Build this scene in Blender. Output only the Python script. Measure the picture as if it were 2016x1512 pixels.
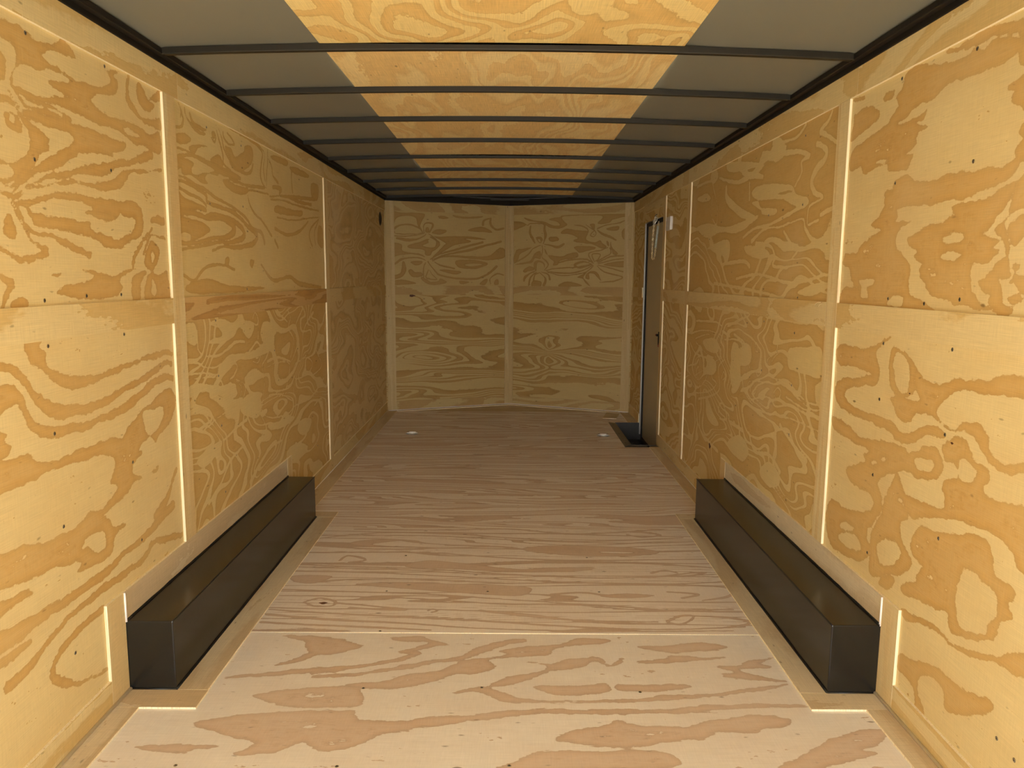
import bpy, bmesh, math, random
import numpy as np
from mathutils import Vector, Matrix

scn = bpy.context.scene
for o in list(bpy.data.objects):
    bpy.data.objects.remove(o)

# ------------------------------------------------------------------ camera
cam_d = bpy.data.cameras.new('camera')
cam = bpy.data.objects.new('camera', cam_d)
scn.collection.objects.link(cam)
scn.camera = cam
cam_d.sensor_fit = 'HORIZONTAL'
cam_d.sensor_width = 36.0
cam_d.lens = 1502.07 / 2016 * 36.0
cam_d.clip_start = 0.02
PITCH, YAW, ROLL = 0.13886, 0.0031, 0.00757
_f = Vector((math.sin(YAW) * math.cos(PITCH), math.cos(YAW) * math.cos(PITCH), -math.sin(PITCH)))
_r = Vector((math.cos(YAW), -math.sin(YAW), 0))
_u = _r.cross(_f)
_r2 = math.cos(ROLL) * _r + math.sin(ROLL) * _u
_u2 = -math.sin(ROLL) * _r + math.cos(ROLL) * _u
cam.matrix_world = Matrix(((_r2.x, _u2.x, -_f.x, 0.0126),
                           (_r2.y, _u2.y, -_f.y, 0.0),
                           (_r2.z, _u2.z, -_f.z, 1.338),
                           (0, 0, 0, 1)))

# ------------------------------------------------------------------ daylight
world = bpy.data.worlds.new('sky')
scn.world = world
world.use_nodes = True
wn = world.node_tree
wn.nodes.clear()
w_out = wn.nodes.new('ShaderNodeOutputWorld')
w_bg = wn.nodes.new('ShaderNodeBackground')
w_sky = wn.nodes.new('ShaderNodeTexSky')
w_sky.sky_type = 'HOSEK_WILKIE'
w_sky.turbidity = 6.0
w_sky.ground_albedo = 0.4
SUN_EL = math.radians(42)
SUN_AZ = math.radians(4)        # sun stands behind the open end
sun_dir = Vector((math.sin(SUN_AZ) * math.cos(SUN_EL), -math.cos(SUN_AZ) * math.cos(SUN_EL), math.sin(SUN_EL)))
w_sky.sun_direction = sun_dir
# hazy bright horizon over the open lot, paler and dimmer veil overhead
w_tc = wn.nodes.new('ShaderNodeTexCoord')
w_sep = wn.nodes.new('ShaderNodeSeparateXYZ')
wn.links.new(w_tc.outputs['Generated'], w_sep.inputs[0])
w_ramp = wn.nodes.new('ShaderNodeValToRGB')
w_ramp.color_ramp.elements[0].position = 0.0
w_ramp.color_ramp.elements[0].color = (0.62, 0.62, 0.61, 1)
w_ramp.color_ramp.elements[1].position = 0.62
w_ramp.color_ramp.elements[1].color = (0.16, 0.19, 0.24, 1)
e = w_ramp.color_ramp.elements.new(0.20); e.color = (0.80, 0.82, 0.84, 1)
e = w_ramp.color_ramp.elements.new(0.34); e.color = (0.50, 0.53, 0.56, 1)
wn.links.new(w_sep.outputs['Z'], w_ramp.inputs['Fac'])
w_mix = wn.nodes.new('ShaderNodeMixRGB')
w_mix.blend_type = 'MIX'
w_mix.inputs['Fac'].default_value = 0.9
wn.links.new(w_sky.outputs['Color'], w_mix.inputs['Color1'])
wn.links.new(w_ramp.outputs['Color'], w_mix.inputs['Color2'])
wn.links.new(w_mix.outputs['Color'], w_bg.inputs['Color'])
w_bg.inputs['Strength'].default_value = 5.6
wn.links.new(w_bg.outputs['Background'], w_out.inputs['Surface'])

sun_d = bpy.data.lights.new('sun', 'SUN')
sun_d.energy = 10.0
sun_d.angle = math.radians(2.0)
sun_d.color = (1.0, 0.97, 0.87)
sun = bpy.data.objects.new('sun', sun_d)
scn.collection.objects.link(sun)
sun.location = sun_dir * 20
sun.rotation_euler = (-sun_dir).to_track_quat('-Z', 'Y').to_euler()

scn.view_settings.view_transform = 'Standard'
scn.view_settings.look = 'None'
scn.view_settings.gamma = 1.0
scn.view_settings.use_curve_mapping = False
scn.view_settings.exposure = 1.28
scn.cycles.max_bounces = 24
scn.cycles.diffuse_bounces = 16

# ------------------------------------------------------------------ helpers
col = scn.collection

def link(name, me, mats, parent=None, loc=None):
    o = bpy.data.objects.new(name, me)
    col.objects.link(o)
    for m in (mats if isinstance(mats, (list, tuple)) else [mats]):
        me.materials.append(m)
    if parent is not None:
        o.parent = parent
    if loc is not None:
        o.location = loc
    return o

def struct(o):
    o['kind'] = 'structure'
    return o

def tag(o, label, cat, group=None):
    o['label'] = label
    o['category'] = cat
    if group:
        o['group'] = group
    return o

def empty(name, loc, label, cat, group=None):
    o = bpy.data.objects.new(name, None)
    col.objects.link(o)
    o.location = loc
    o.empty_display_size = 0.05
    return tag(o, label, cat, group)

def bm_obj(name, bm, mats, parent=None, loc=None, smooth=False):
    me = bpy.data.meshes.new(name)
    bmesh.ops.recalc_face_normals(bm, faces=bm.faces)
    bm.to_mesh(me)
    bm.free()
    if smooth:
        for p in me.polygons:
            p.use_smooth = True
    return link(name, me, mats, parent, loc)

def add_box(bm, a, b, bevel=0.0, seg=2):
    """box between opposite corners a and b"""
    a, b = Vector(a), Vector(b)
    r = bmesh.ops.create_cube(bm, size=1.0)
    vs = r['verts']
    for v in vs:
        v.co = Vector(((a[i] + b[i]) / 2 + v.co[i] * abs(b[i] - a[i]) for i in range(3)))
    if bevel > 0:
        es = list({e for v in vs for e in v.link_edges})
        bmesh.ops.bevel(bm, geom=es, offset=bevel, segments=seg, profile=0.6, affect='EDGES')

def add_prism(bm, pts, z0, z1):
    lo = [bm.verts.new((p[0], p[1], z0)) for p in pts]
    hi = [bm.verts.new((p[0], p[1], z1)) for p in pts]
    bm.faces.new(lo[::-1]); bm.faces.new(hi)
    n = len(pts)
    for i in range(n):
        bm.faces.new((lo[i], lo[(i + 1) % n], hi[(i + 1) % n], hi[i]))

def add_tube(bm, pts, r, n=8, closed=False):
    pts = [Vector(p) for p in pts]
    rings = []
    m = len(pts)
    up = None
    for i, p in enumerate(pts):
        if closed:
            d = (pts[(i + 1) % m] - pts[i - 1]).normalized()
        else:
            d = (pts[min(i + 1, m - 1)] - pts[max(i - 1, 0)]).normalized()
        if up is None:
            up = d.orthogonal().normalized()
        side = d.cross(up)
        if side.length < 1e-5:
            side = d.orthogonal()
        side.normalize()
        up = side.cross(d).normalized()
        rings.append([bm.verts.new(p + (math.cos(t) * side + math.sin(t) * up) * r)
                      for t in (2 * math.pi * k / n for k in range(n))])
    for i in range(m if closed else m - 1):
        A, B = rings[i], rings[(i + 1) % m]
        for k in range(n):
            bm.faces.new((A[k], A[(k + 1) % n], B[(k + 1) % n], B[k]))
    if not closed:
        bm.faces.new(rings[0][::-1]); bm.faces.new(rings[-1])

def add_lathe(bm, prof, M, n=20):
    rings = []
    for r, h in prof:
        if r < 1e-6:
            rings.append([bm.verts.new(M @ Vector((0, 0, h)))])
        else:
            rings.append([bm.verts.new(M @ Vector((r * math.cos(2 * math.pi * k / n), r * math.sin(2 * math.pi * k / n), h))) for k in range(n)])
    for A, B in zip(rings, rings[1:]):
        for k in range(n):
            a0, a1 = A[k % len(A)], A[(k + 1) % len(A)]
            b0, b1 = B[k % len(B)], B[(k + 1) % len(B)]
            f = [a0]
            for v in (a1, b1, b0):
                if v not in f:
                    f.append(v)
            if len(f) > 2:
                bm.faces.new(f)

# ------------------------------------------------------------------ materials
def nodes(name):
    m = bpy.data.materials.new(name)
    m.use_nodes = True
    nt = m.node_tree
    b = nt.nodes['Principled BSDF']
    return m, nt, b

def N(nt, t, **kw):
    n = nt.nodes.new(t)
    for k, v in kw.items():
        setattr(n, k, v)
    return n

def mth(nt, op, a, b=None, clamp=False):
    n = N(nt, 'ShaderNodeMath', operation=op, use_clamp=clamp)
    for i, x in enumerate((a, b)):
        if x is None:
            continue
        if isinstance(x, (int, float)):
            n.inputs[i].default_value = x
        else:
            nt.links.new(x, n.inputs[i])
    return n.outputs[0]

def uvmap(nt, sx, sy, off=0.0):
    tc = N(nt, 'ShaderNodeUVMap'); tc.uv_map = 'UVMap'
    mp = N(nt, 'ShaderNodeMapping')
    mp.inputs['Scale'].default_value = (sx, sy, 1)
    mp.inputs['Location'].default_value = (off, off * 1.7, 0)
    nt.links.new(tc.outputs['UV'], mp.inputs['Vector'])
    return mp.outputs['Vector']

def noise(nt, vec, scale=1.0, detail=2.0, rough=0.5, dist=0.0):
    n = N(nt, 'ShaderNodeTexNoise')
    n.inputs['Scale'].default_value = scale
    n.inputs['Detail'].default_value = detail
    n.inputs['Roughness'].default_value = rough
    n.inputs['Distortion'].default_value = dist
    nt.links.new(vec, n.inputs['Vector'])
    return n.outputs['Fac']

def ramp(nt, fac, stops, interp='LINEAR'):
    r = N(nt, 'ShaderNodeValToRGB')
    cr = r.color_ramp
    cr.interpolation = interp
    while len(cr.elements) > 1:
        cr.elements.remove(cr.elements[-1])
    cr.elements[0].position = stops[0][0]
    cr.elements[0].color = (*stops[0][1], 1)
    for p, c in stops[1:]:
        e = cr.elements.new(p)
        e.color = (*c, 1)
    nt.links.new(fac, r.inputs['Fac'])
    return r.outputs['Color']

def mixc(nt, fac, a, b, mode='MIX'):
    n = N(nt, 'ShaderNodeMixRGB', blend_type=mode)
    for s, x in (('Fac', fac), ('Color1', a), ('Color2', b)):
        if isinstance(x, (int, float)):
            n.inputs[s].default_value = x
        elif isinstance(x, tuple):
            n.inputs[s].default_value = (*x, 1)
        else:
            nt.links.new(x, n.inputs[s])
    return n.outputs['Color']

def scal(c, k):
    return tuple(min(1.0, x * k) for x in c)

def plywood(name, pale, dark, jit=0.10, w=0.46, attr=True, ringu=0.8, ringv=6.0, rings=5.0,
            rough=0.62, streak=1.0, off=0.0, scuff=0.5, jagu=70.0, jagv=26.0, rim=0.82, spec=0.5, soft=0.03, vary=False):
    """rotary-cut pine: growth rings cut by the veneer into broad two-tone contours"""
    m, nt, b = nodes(name)
    if attr:
        a = N(nt, 'ShaderNodeAttribute'); a.attribute_name = 'ring'
        F = a.outputs['Fac']
    else:
        F = mth(nt, 'MULTIPLY', noise(nt, uvmap(nt, ringu, ringv, off), 1.0, 1.2, 0.45, 0.6), rings)
    j1 = noise(nt, uvmap(nt, jagv, jagu, off), 1.0, 3.0, 0.6)
    j2 = noise(nt, uvmap(nt, 7, 14, off), 1.0, 3.0, 0.6)
    j = mth(nt, 'ADD', mth(nt, 'MULTIPLY', mth(nt, 'SUBTRACT', j1, 0.5), jit * 1.4),
            mth(nt, 'MULTIPLY', mth(nt, 'SUBTRACT', j2, 0.5), jit * 1.6))
    s = mth(nt, 'FRACT', mth(nt, 'ADD', F, j))
    if vary:                                # some rings run thin, some broad
        vn = noise(nt, uvmap(nt, 2.0, 4.5, off + 7), 1.0, 1.0)
        s = mth(nt, 'POWER', s, mth(nt, 'ADD', mth(nt, 'MULTIPLY', vn, 2.6), -0.35))
    mid = tuple(0.45 * p + 0.55 * d for p, d in zip(pale, dark))
    c = ramp(nt, s, [(0.0, scal(dark, rim)), (0.035, dark), (0.09, tuple(0.84 * d + 0.16 * p for p, d in zip(pale, dark))), (w * 0.6, scal(dark, 1.02)), (w - 0.05, scal(dark, (1 + rim) / 2)),
                     (w, scal(dark, rim)), (w + soft, pale), (0.90, pale), (0.985, scal(pale, 1.03)), (1.0, scal(pale, 1.0))])
    # patchy tone of the veneer
    t = noise(nt, uvmap(nt, 2.2, 5.0, off + 3), 1.0, 4.0, 0.6)
    c = mixc(nt, mth(nt, 'MULTIPLY', mth(nt, 'SUBTRACT', t, 0.38, True), 1.3, True), c, mid)
    # fibre streaks and lathe checks
    f1 = noise(nt, uvmap(nt, 9, 420, off), 1.0, 3.0, 0.65)
    f2 = noise(nt, uvmap(nt, 260, 16, off + 5), 1.0, 3.0, 0.6)
    k = mth(nt, 'ADD', mth(nt, 'MULTIPLY', mth(nt, 'SUBTRACT', f1, 0.5), 0.35 * streak),
            mth(nt, 'MULTIPLY', mth(nt, 'SUBTRACT', f2, 0.5), 0.20 * streak))
    k = mth(nt, 'ADD', k, 1.0)
    g = N(nt, 'ShaderNodeCombineColor')
    for i in range(3):
        nt.links.new(k, g.inputs[i])
    c = mixc(nt, 1.0, c, g.outputs[0], 'MULTIPLY')
    # pale sanding scuffs
    sc = noise(nt, uvmap(nt, 1.6, 0.9, off + 9), 1.0, 2.0, 0.5)
    sc = mth(nt, 'MULTIPLY', mth(nt, 'SUBTRACT', sc, 0.60, True), 3.0 * scuff, True)
    c = mixc(nt, sc, c, scal(tuple(0.7 * p + 0.3 * q for p, q in zip(pale, (pale[0],) * 3)), 1.0))
    # tiny pin marks
    pm = noise(nt, uvmap(nt, 24, 60, off + 2), 1.0, 0.0)
    pm = mth(nt, 'MULTIPLY', mth(nt, 'SUBTRACT', pm, 0.80, True), 9.0, True)
    c = mixc(nt, mth(nt, 'MULTIPLY', pm, 0.8), c, scal(dark, 0.35))
    nt.links.new(c, b.inputs['Base Color'])
    b.inputs['Roughness'].default_value = rough
    b.inputs['Specular IOR Level'].default_value = spec
    bp_ = N(nt, 'ShaderNodeBump')
    bp_.inputs['Strength'].default_value = 0.12
    bp_.inputs['Distance'].default_value = 0.002
    nt.links.new(f1, bp_.inputs['Height'])
    nt.links.new(bp_.outputs['Normal'], b.inputs['Normal'])
    return m

def plain(name, colr, rough=0.5, metal=0.0, var=0.0, bump=0.0, bscale=60.0, spec=0.5):
    m, nt, b = nodes(name)
    b.inputs['Roughness'].default_value = rough
    b.inputs['Metallic'].default_value = metal
    b.inputs['Specular IOR Level'].default_value = spec
    tc = N(nt, 'ShaderNodeTexCoord')
    n = noise(nt, tc.outputs['Object'], bscale, 4.0, 0.6)
    if var > 0:
        c = mixc(nt, mth(nt, 'MULTIPLY', n, 1.0), scal(colr, 1 - var), scal(colr, 1 + var))
        nt.links.new(c, b.inputs['Base Color'])
    else:
        b.inputs['Base Color'].default_value = (*colr, 1)
    if bump > 0:
        bp_ = N(nt, 'ShaderNodeBump')
        bp_.inputs['Strength'].default_value = bump
        bp_.inputs['Distance'].default_value = 0.002
        nt.links.new(n, bp_.inputs['Height'])
        nt.links.new(bp_.outputs['Normal'], b.inputs['Normal'])
    return m

W_PALE, W_DARK = (0.70, 0.57, 0.292), (0.55, 0.348, 0.114)
F_PALE, F_DARK = (0.80, 0.775, 0.735), (0.62, 0.485, 0.375)
M_WALL = plywood('wall_plywood', W_PALE, W_DARK, scuff=0.35, jit=0.21, jagu=60, jagv=34, rim=0.88)
M_WALL2 = plywood('mid_wall_plywood', (0.70, 0.57, 0.28), (0.56, 0.37, 0.125), jit=0.12, scuff=0.9, rim=0.9)
M_WALL3 = plywood('far_wall_plywood', (0.70, 0.565, 0.31), (0.61, 0.44, 0.195), jit=0.2, scuff=0.9, soft=0.14, vary=True)
M_CEIL = plywood('ceiling_plywood', (0.82, 0.66, 0.30), (0.72, 0.49, 0.18), jit=0.16, streak=1.8)
M_CEIL2 = plywood('ceiling_plywood_plain', (0.82, 0.67, 0.35), (0.75, 0.54, 0.24), jit=0.2, streak=2.4, soft=0.22, rim=0.93, scuff=0.9, vary=True)
M_FLOOR = plywood('floor_plywood', F_PALE, F_DARK, jit=0.22, streak=0.9, scuff=0.35, rough=0.42)
M_FLOOR2 = plywood('far_floor_plywood', (0.83, 0.785, 0.73), (0.61, 0.475, 0.37), w=0.46, jit=0.10, streak=1.1, scuff=0.3, rough=0.40)
M_STRIP = plywood('strip_plywood', (0.70, 0.575, 0.305), (0.62, 0.445, 0.18), jit=0.2, attr=False, ringu=0.9, ringv=4.0, rings=4.0, soft=0.10, streak=1.4, rim=0.95)
M_STRIPD = plywood('dark_strip_plywood', (0.62, 0.44, 0.20), (0.50, 0.30, 0.10), jit=0.2, attr=False, ringu=0.7, ringv=14.0, rings=5.0, soft=0.08)
M_POST = plywood('post_plywood', (0.71, 0.59, 0.33), (0.66, 0.50, 0.245), jit=0.2, attr=False, ringu=0.5, ringv=9.0, rings=3.0, soft=0.3, streak=1.6, rim=1.0, scuff=0.2)
M_NOSE2_SHADED = plywood('shaded_upper_nose_plywood', (0.51, 0.385, 0.16), (0.375, 0.23, 0.062), jit=0.09)  # upper sheets: shade put into the veneer colour, darker than the side walls
M_NPOST_SHADED = plywood('shaded_nose_post_plywood', (0.56, 0.44, 0.225), (0.50, 0.37, 0.17), jit=0.2, attr=False, ringu=0.5, ringv=9.0, rings=3.0, soft=0.3, streak=1.6, rim=1.0, scuff=0.2)  # post plywood darkened in its colour to stand in for dim light
M_NSTRIP_SHADED = plywood('shaded_nose_strip_plywood', (0.50, 0.385, 0.17), (0.41, 0.27, 0.095), jit=0.2, attr=False, ringu=0.9, ringv=4.0, rings=5.0, soft=0.10, streak=1.2, rim=0.95)  # strip colour lowered to imitate the weaker light at the nose
M_FSTRIP = plywood('floor_strip_plywood', (0.66, 0.57, 0.40), (0.57, 0.45, 0.28), jit=0.2, attr=False, ringu=0.9, ringv=6.0, rings=3.0, soft=0.2, streak=1.6, rim=0.97)

def edge_mat():
    m, nt, b = nodes('plywood_edge')
    tc = N(nt, 'ShaderNodeTexCoord')
    mp = N(nt, 'ShaderNodeMapping'); mp.inputs['Scale'].default_value = (420, 420, 5)
    nt.links.new(tc.outputs['Object'], mp.inputs['Vector'])
    n = noise(nt, mp.outputs['Vector'], 1.0, 2.0)
    c = ramp(nt, n, [(0.3, (0.62, 0.45, 0.24)), (0.45, (0.86, 0.76, 0.52)), (0.7, (0.92, 0.84, 0.62))])
    nt.links.new(c, b.inputs['Base Color'])
    b.inputs['Roughness'].default_value = 0.7
    return m
M_EDGE = edge_mat()
M_NOSE_SHADED = plywood('shaded_nose_plywood', (0.51, 0.385, 0.16), (0.375, 0.23, 0.062), jit=0.11, vary=True)  # lower sheets: far-end dimness painted into the wood colour


M_BOX = plain('black_painted_steel', (0.011, 0.0105, 0.0095), rough=0.24, var=0.3, bscale=14, bump=0.05)
M_RAIL = plain('black_rail_steel', (0.012, 0.010, 0.008), rough=0.55, var=0.2, spec=0.25)
M_BOW = plain('black_bow_steel', (0.018, 0.015, 0.010), rough=0.45, var=0.15, spec=0.3)
M_SKIN = plain('grey_roof_skin', (0.19, 0.195, 0.17), rough=0.45, var=0.06, bscale=3)
M_BEAD = plain('black_sealant', (0.008, 0.008, 0.008), rough=0.45, var=0.2)
M_CAULK = plain('white_caulk', (0.88, 0.85, 0.85), rough=0.6, var=0.05)
M_DOOR = plain('grey_door_skin', (0.46, 0.40, 0.27), rough=0.42, var=0.05, bump=0.1, bscale=300)
M_GASK = plain('black_rubber', (0.010, 0.010, 0.010), rough=0.7)
M_JAMB = plain('brushed_aluminium', (0.42, 0.42, 0.40), rough=0.45, metal=0.3)
M_ZINC = plain('zinc_steel', (0.72, 0.72, 0.68), rough=0.3, metal=0.6, var=0.1)
M_BRIGHT = plain('bright_ring_steel', (0.88, 0.88, 0.82), rough=0.25, metal=0.5)
M_PAN = plain('recessed_pan_steel', (0.10, 0.11, 0.08), rough=0.4, metal=0.5)
M_SCREW = plain('screw_steel', (0.34, 0.33, 0.31), rough=0.35, metal=1.0)
M_SDARK = plain('screw_recess', (0.05, 0.04, 0.03), rough=0.8)
M_WELL = plain('well_steel', (0.035, 0.033, 0.030), rough=0.4, var=0.3)
M_FLANGE = plain('well_flange', (0.10, 0.085, 0.068), rough=0.42, var=0.1)
M_TREAD = plain('black_tread', (0.010, 0.010, 0.010), rough=0.55, bump=0.8, bscale=45)
M_WHITE = plain('white_plastic', (0.78, 0.76, 0.76), rough=0.4)
M_RED = plain('red_plastic', (0.25, 0.02, 0.012), rough=0.4)
M_KNOT = plain('knot_wood', (0.10, 0.035, 0.015), rough=0.6, var=0.5, bscale=80)
M_CHAIN = plain('brass_chain', (0.85, 0.76, 0.52), rough=0.3, metal=0.4)
M_SPRING = plain('spring_steel', (0.60, 0.70, 0.68), rough=0.35, metal=0.3)
M_EXT = plain('outer_skin', (0.55, 0.55, 0.55), rough=0.4)
M_GRND = plain('pale_gravel', (0.42, 0.38, 0.32), rough=0.9, var=0.25, bscale=12)

# ------------------------------------------------------------------ growth-ring fields
def pn(x, y, seed):
    """gradient noise on numpy arrays, about -0.7..0.7"""
    rs = np.random.RandomState(seed)
    perm = rs.permutation(256)
    ang = rs.rand(256) * 2 * np.pi
    gx, gy = np.cos(ang), np.sin(ang)
    xi, yi = np.floor(x).astype(int), np.floor(y).astype(int)
    xf, yf = x - xi, y - yi
    def g(ix, iy, dx, dy):
        h = perm[(perm[ix & 255] + iy) & 255]
        return gx[h] * dx + gy[h] * dy
    sx = xf * xf * xf * (xf * (xf * 6 - 15) + 10)
    sy = yf * yf * yf * (yf * (yf * 6 - 15) + 10)
    a = g(xi, yi, xf, yf); b = g(xi + 1, yi, xf - 1, yf)
    c = g(xi, yi + 1, xf, yf - 1); d = g(xi + 1, yi + 1, xf - 1, yf - 1)
    return (a + sx * (b - a)) + sy * ((c + sx * (d - c)) - (a + sx * (b - a)))

def rings_field(seed, fu=0.9, fv=2.2, amp=7.0, kv=2.0, warp=0.10, knots=(), rough=0.35):
    def f(U, V):
        u = U + warp * pn(U * 2.1 + 5, V * 3.1, seed + 1)
        v = V + warp * 0.6 * pn(U * 2.3, V * 3.7 + 9, seed + 2)
        F = amp * (pn(u * fu, v * fv, seed + 3) + rough * pn(u * fu * 2.3 + 7, v * fv * 2.3, seed + 4)
                   + rough * 0.35 * pn(u * fu * 5.1, v * fv * 5.1 + 3, seed + 5)) + kv * v
        for (ku, kvv, a, su, sv, b) in knots:
            du, dv = (U - ku), (V - kvv)
            du = du + 0.02 * pn(U * 9, V * 9, seed + 6)
            dv = dv + 0.012 * pn(U * 8 + 4, V * 11, seed + 7)
            r = np.sqrt((du / su) ** 2 + (dv / sv) ** 2 + 0.01)
            F = F + a * np.exp(-r)
            if b:
                F = F + b * dv / np.sqrt(dv ** 2 + (0.02 + 0.10 * np.abs(du)) ** 2) * np.exp(-np.abs(du) / (2.6 * su)) * np.exp(-np.abs(dv) / (3.5 * sv))
        return F + 0.55 * np.sin(F * 1.31 + seed)
    return f

def smooth_pts(pts, closed, n=5):
    P = np.array(pts, float)
    m = len(P)
    out = []
    rng = range(m if closed else m - 1)
    for i in rng:
        p1, p2 = P[i], P[(i + 1) % m]
        p0 = P[i - 1] if (closed or i > 0) else p1
        p3 = P[(i + 2) % m] if (closed or i + 2 < m) else p2
        for k in range(n):
            t = k / n
            out.append(0.5 * ((2 * p1) + (-p0 + p2) * t + (2 * p0 - 5 * p1 + 4 * p2 - p3) * t * t + (-p0 + 3 * p1 - 3 * p2 + p3) * t ** 3))
    if not closed:
        out.append(P[-1])
    return np.array(out)

def seg_dist(U, V, P, closed, wid=None):
    best = np.full(U.shape, 1e3)
    ins = np.zeros(U.shape, bool)
    m = len(P)
    for i in range(m if closed else m - 1):
        a, b = P[i], P[(i + 1) % m]
        d = b[:2] - a[:2]
        L = max(d @ d, 1e-9)
        t = np.clip(((U - a[0]) * d[0] + (V - a[1]) * d[1]) / L, 0, 1)
        dist = np.hypot(U - a[0] - t * d[0], V - a[1] - t * d[1])
        if wid is not None:
            dist = dist - (a[2] + t * (b[2] - a[2]))
        best = np.minimum(best, dist)
        if closed:
            c = ((a[1] > V) != (b[1] > V))
            with np.errstate(divide='ignore', invalid='ignore'):
                x = a[0] + (V - a[1]) * d[0] / (d[1] if abs(d[1]) > 1e-12 else 1e-12)
            ins ^= c & (U < x)
    if closed:
        best = np.where(ins, -best, best)
    return best

def traced_field(shapes, seed, w=0.46, k=8.0, base=-0.06, wob=1.0, rest=None):
    """shapes: ('D'|'L', [(u,v)...]) outlines of dark / light figure, ('d'|'l', [(u,v,half width)...]) bands"""
    def f(U, V):
        wu = 0.006 * wob * pn(U * 11, V * 14, seed) + 0.003 * pn(U * 30, V * 37, seed + 1)
        wv = 0.005 * wob * pn(U * 12 + 4, V * 13, seed + 2) + 0.002 * pn(U * 33, V * 31, seed + 3)
        X, Y = U + wu, V + wv
        if callable(rest):                   # untraced veneer between the main figures
            F = rest(U, V)
            S = 0.020 * (np.cos(2 * np.pi * F) + base)
        else:
            S = np.full(U.shape, base)          # signed: > 0 is dark
        for kind, pts in shapes:
            closed = kind in 'DL'
            P = smooth_pts(pts, closed)
            lo, hi = P[:, :2].min(0) - 0.10, P[:, :2].max(0) + 0.10
            msk = (X > lo[0]) & (X < hi[0]) & (Y > lo[1]) & (Y < hi[1])
            if not msk.any():
                continue
            sd = -seg_dist(X[msk], Y[msk], P, closed, None if closed else True)
            if kind in 'Dd':
                S[msk] = np.maximum(S[msk], sd)
            else:
                S[msk] = np.minimum(S[msk], -sd)
        T = w - np.clip(S * k, -(0.92 - w), w - 0.07)
        return T
    return f

def sheet(name, org, ud, vd, ul, vl, mat, field=None, step=0.008, th=0.012, off=(0, 0), edge=None, parent=None):
    """plywood sheet: front face on org + u*ud + v*vd, thickness behind it (away from ud x vd)"""
    org, ud, vd = Vector(org), Vector(ud).normalized(), Vector(vd).normalized()
    nd = ud.cross(vd)
    nu = max(2, int(round(ul / step)) + 1) if field else 2
    nv = max(2, int(round(vl / step)) + 1) if field else 2
    u = np.linspace(0, ul, nu); v = np.linspace(0, vl, nv)
    U, V = np.meshgrid(u, v)          # shape nv,nu
    co = (np.array(org)[None, None] + U[..., None] * np.array(ud) + V[..., None] * np.array(vd)).reshape(-1, 3)
    idx = np.arange(nu * nv).reshape(nv, nu)
    q = np.stack([idx[:-1, :-1], idx[:-1, 1:], idx[1:, 1:], idx[1:, :-1]], -1).reshape(-1, 4)
    bx = [org, org + ud * ul, org + ud * ul + vd * vl, org + vd * vl]
    bx += [p - nd * th for p in bx]
    base = len(co)
    co = np.vstack([co, np.array([list(p) for p in bx])])
    qb = np.array([[4, 7, 6, 5], [0, 4, 5, 1], [1, 5, 6, 2], [2, 6, 7, 3], [3, 7, 4, 0]]) + base
    faces = np.vstack([q, qb]).astype(np.int32)
    me = bpy.data.meshes.new(name)
    me.vertices.add(len(co)); me.vertices.foreach_set('co', co.astype(np.float32).ravel())
    me.loops.add(faces.size); me.loops.foreach_set('vertex_index', faces.ravel())
    me.polygons.add(len(faces))
    me.polygons.foreach_set('loop_start', np.arange(0, faces.size, 4, dtype=np.int32))
    mi = np.zeros(len(faces), np.int32)
    if edge is not None:
        mi[len(q) + 1:] = 1
    me.update(calc_edges=True)
    me.polygons.foreach_set('material_index', mi)
    UV = np.stack([U.ravel() + off[0], V.ravel() + off[1]], -1)
    bu = np.array([[0, 0], [ul, 0], [ul, vl], [0, vl]] * 2) + np.array(off)
    uvv = np.vstack([UV, bu])
    lay = me.uv_layers.new(name='UVMap')
    lay.data.foreach_set('uv', uvv[faces.ravel()].astype(np.float32).ravel())
    if field:
        R = field(U, V).ravel()
        R = np.concatenate([R, np.full(8, 0.7)])
        at = me.attributes.new('ring', 'FLOAT', 'POINT')
        at.data.foreach_set('value', R.astype(np.float32))
    me.validate()
    return link(name, me, [mat] + ([edge] if edge is not None else []), parent)

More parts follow.
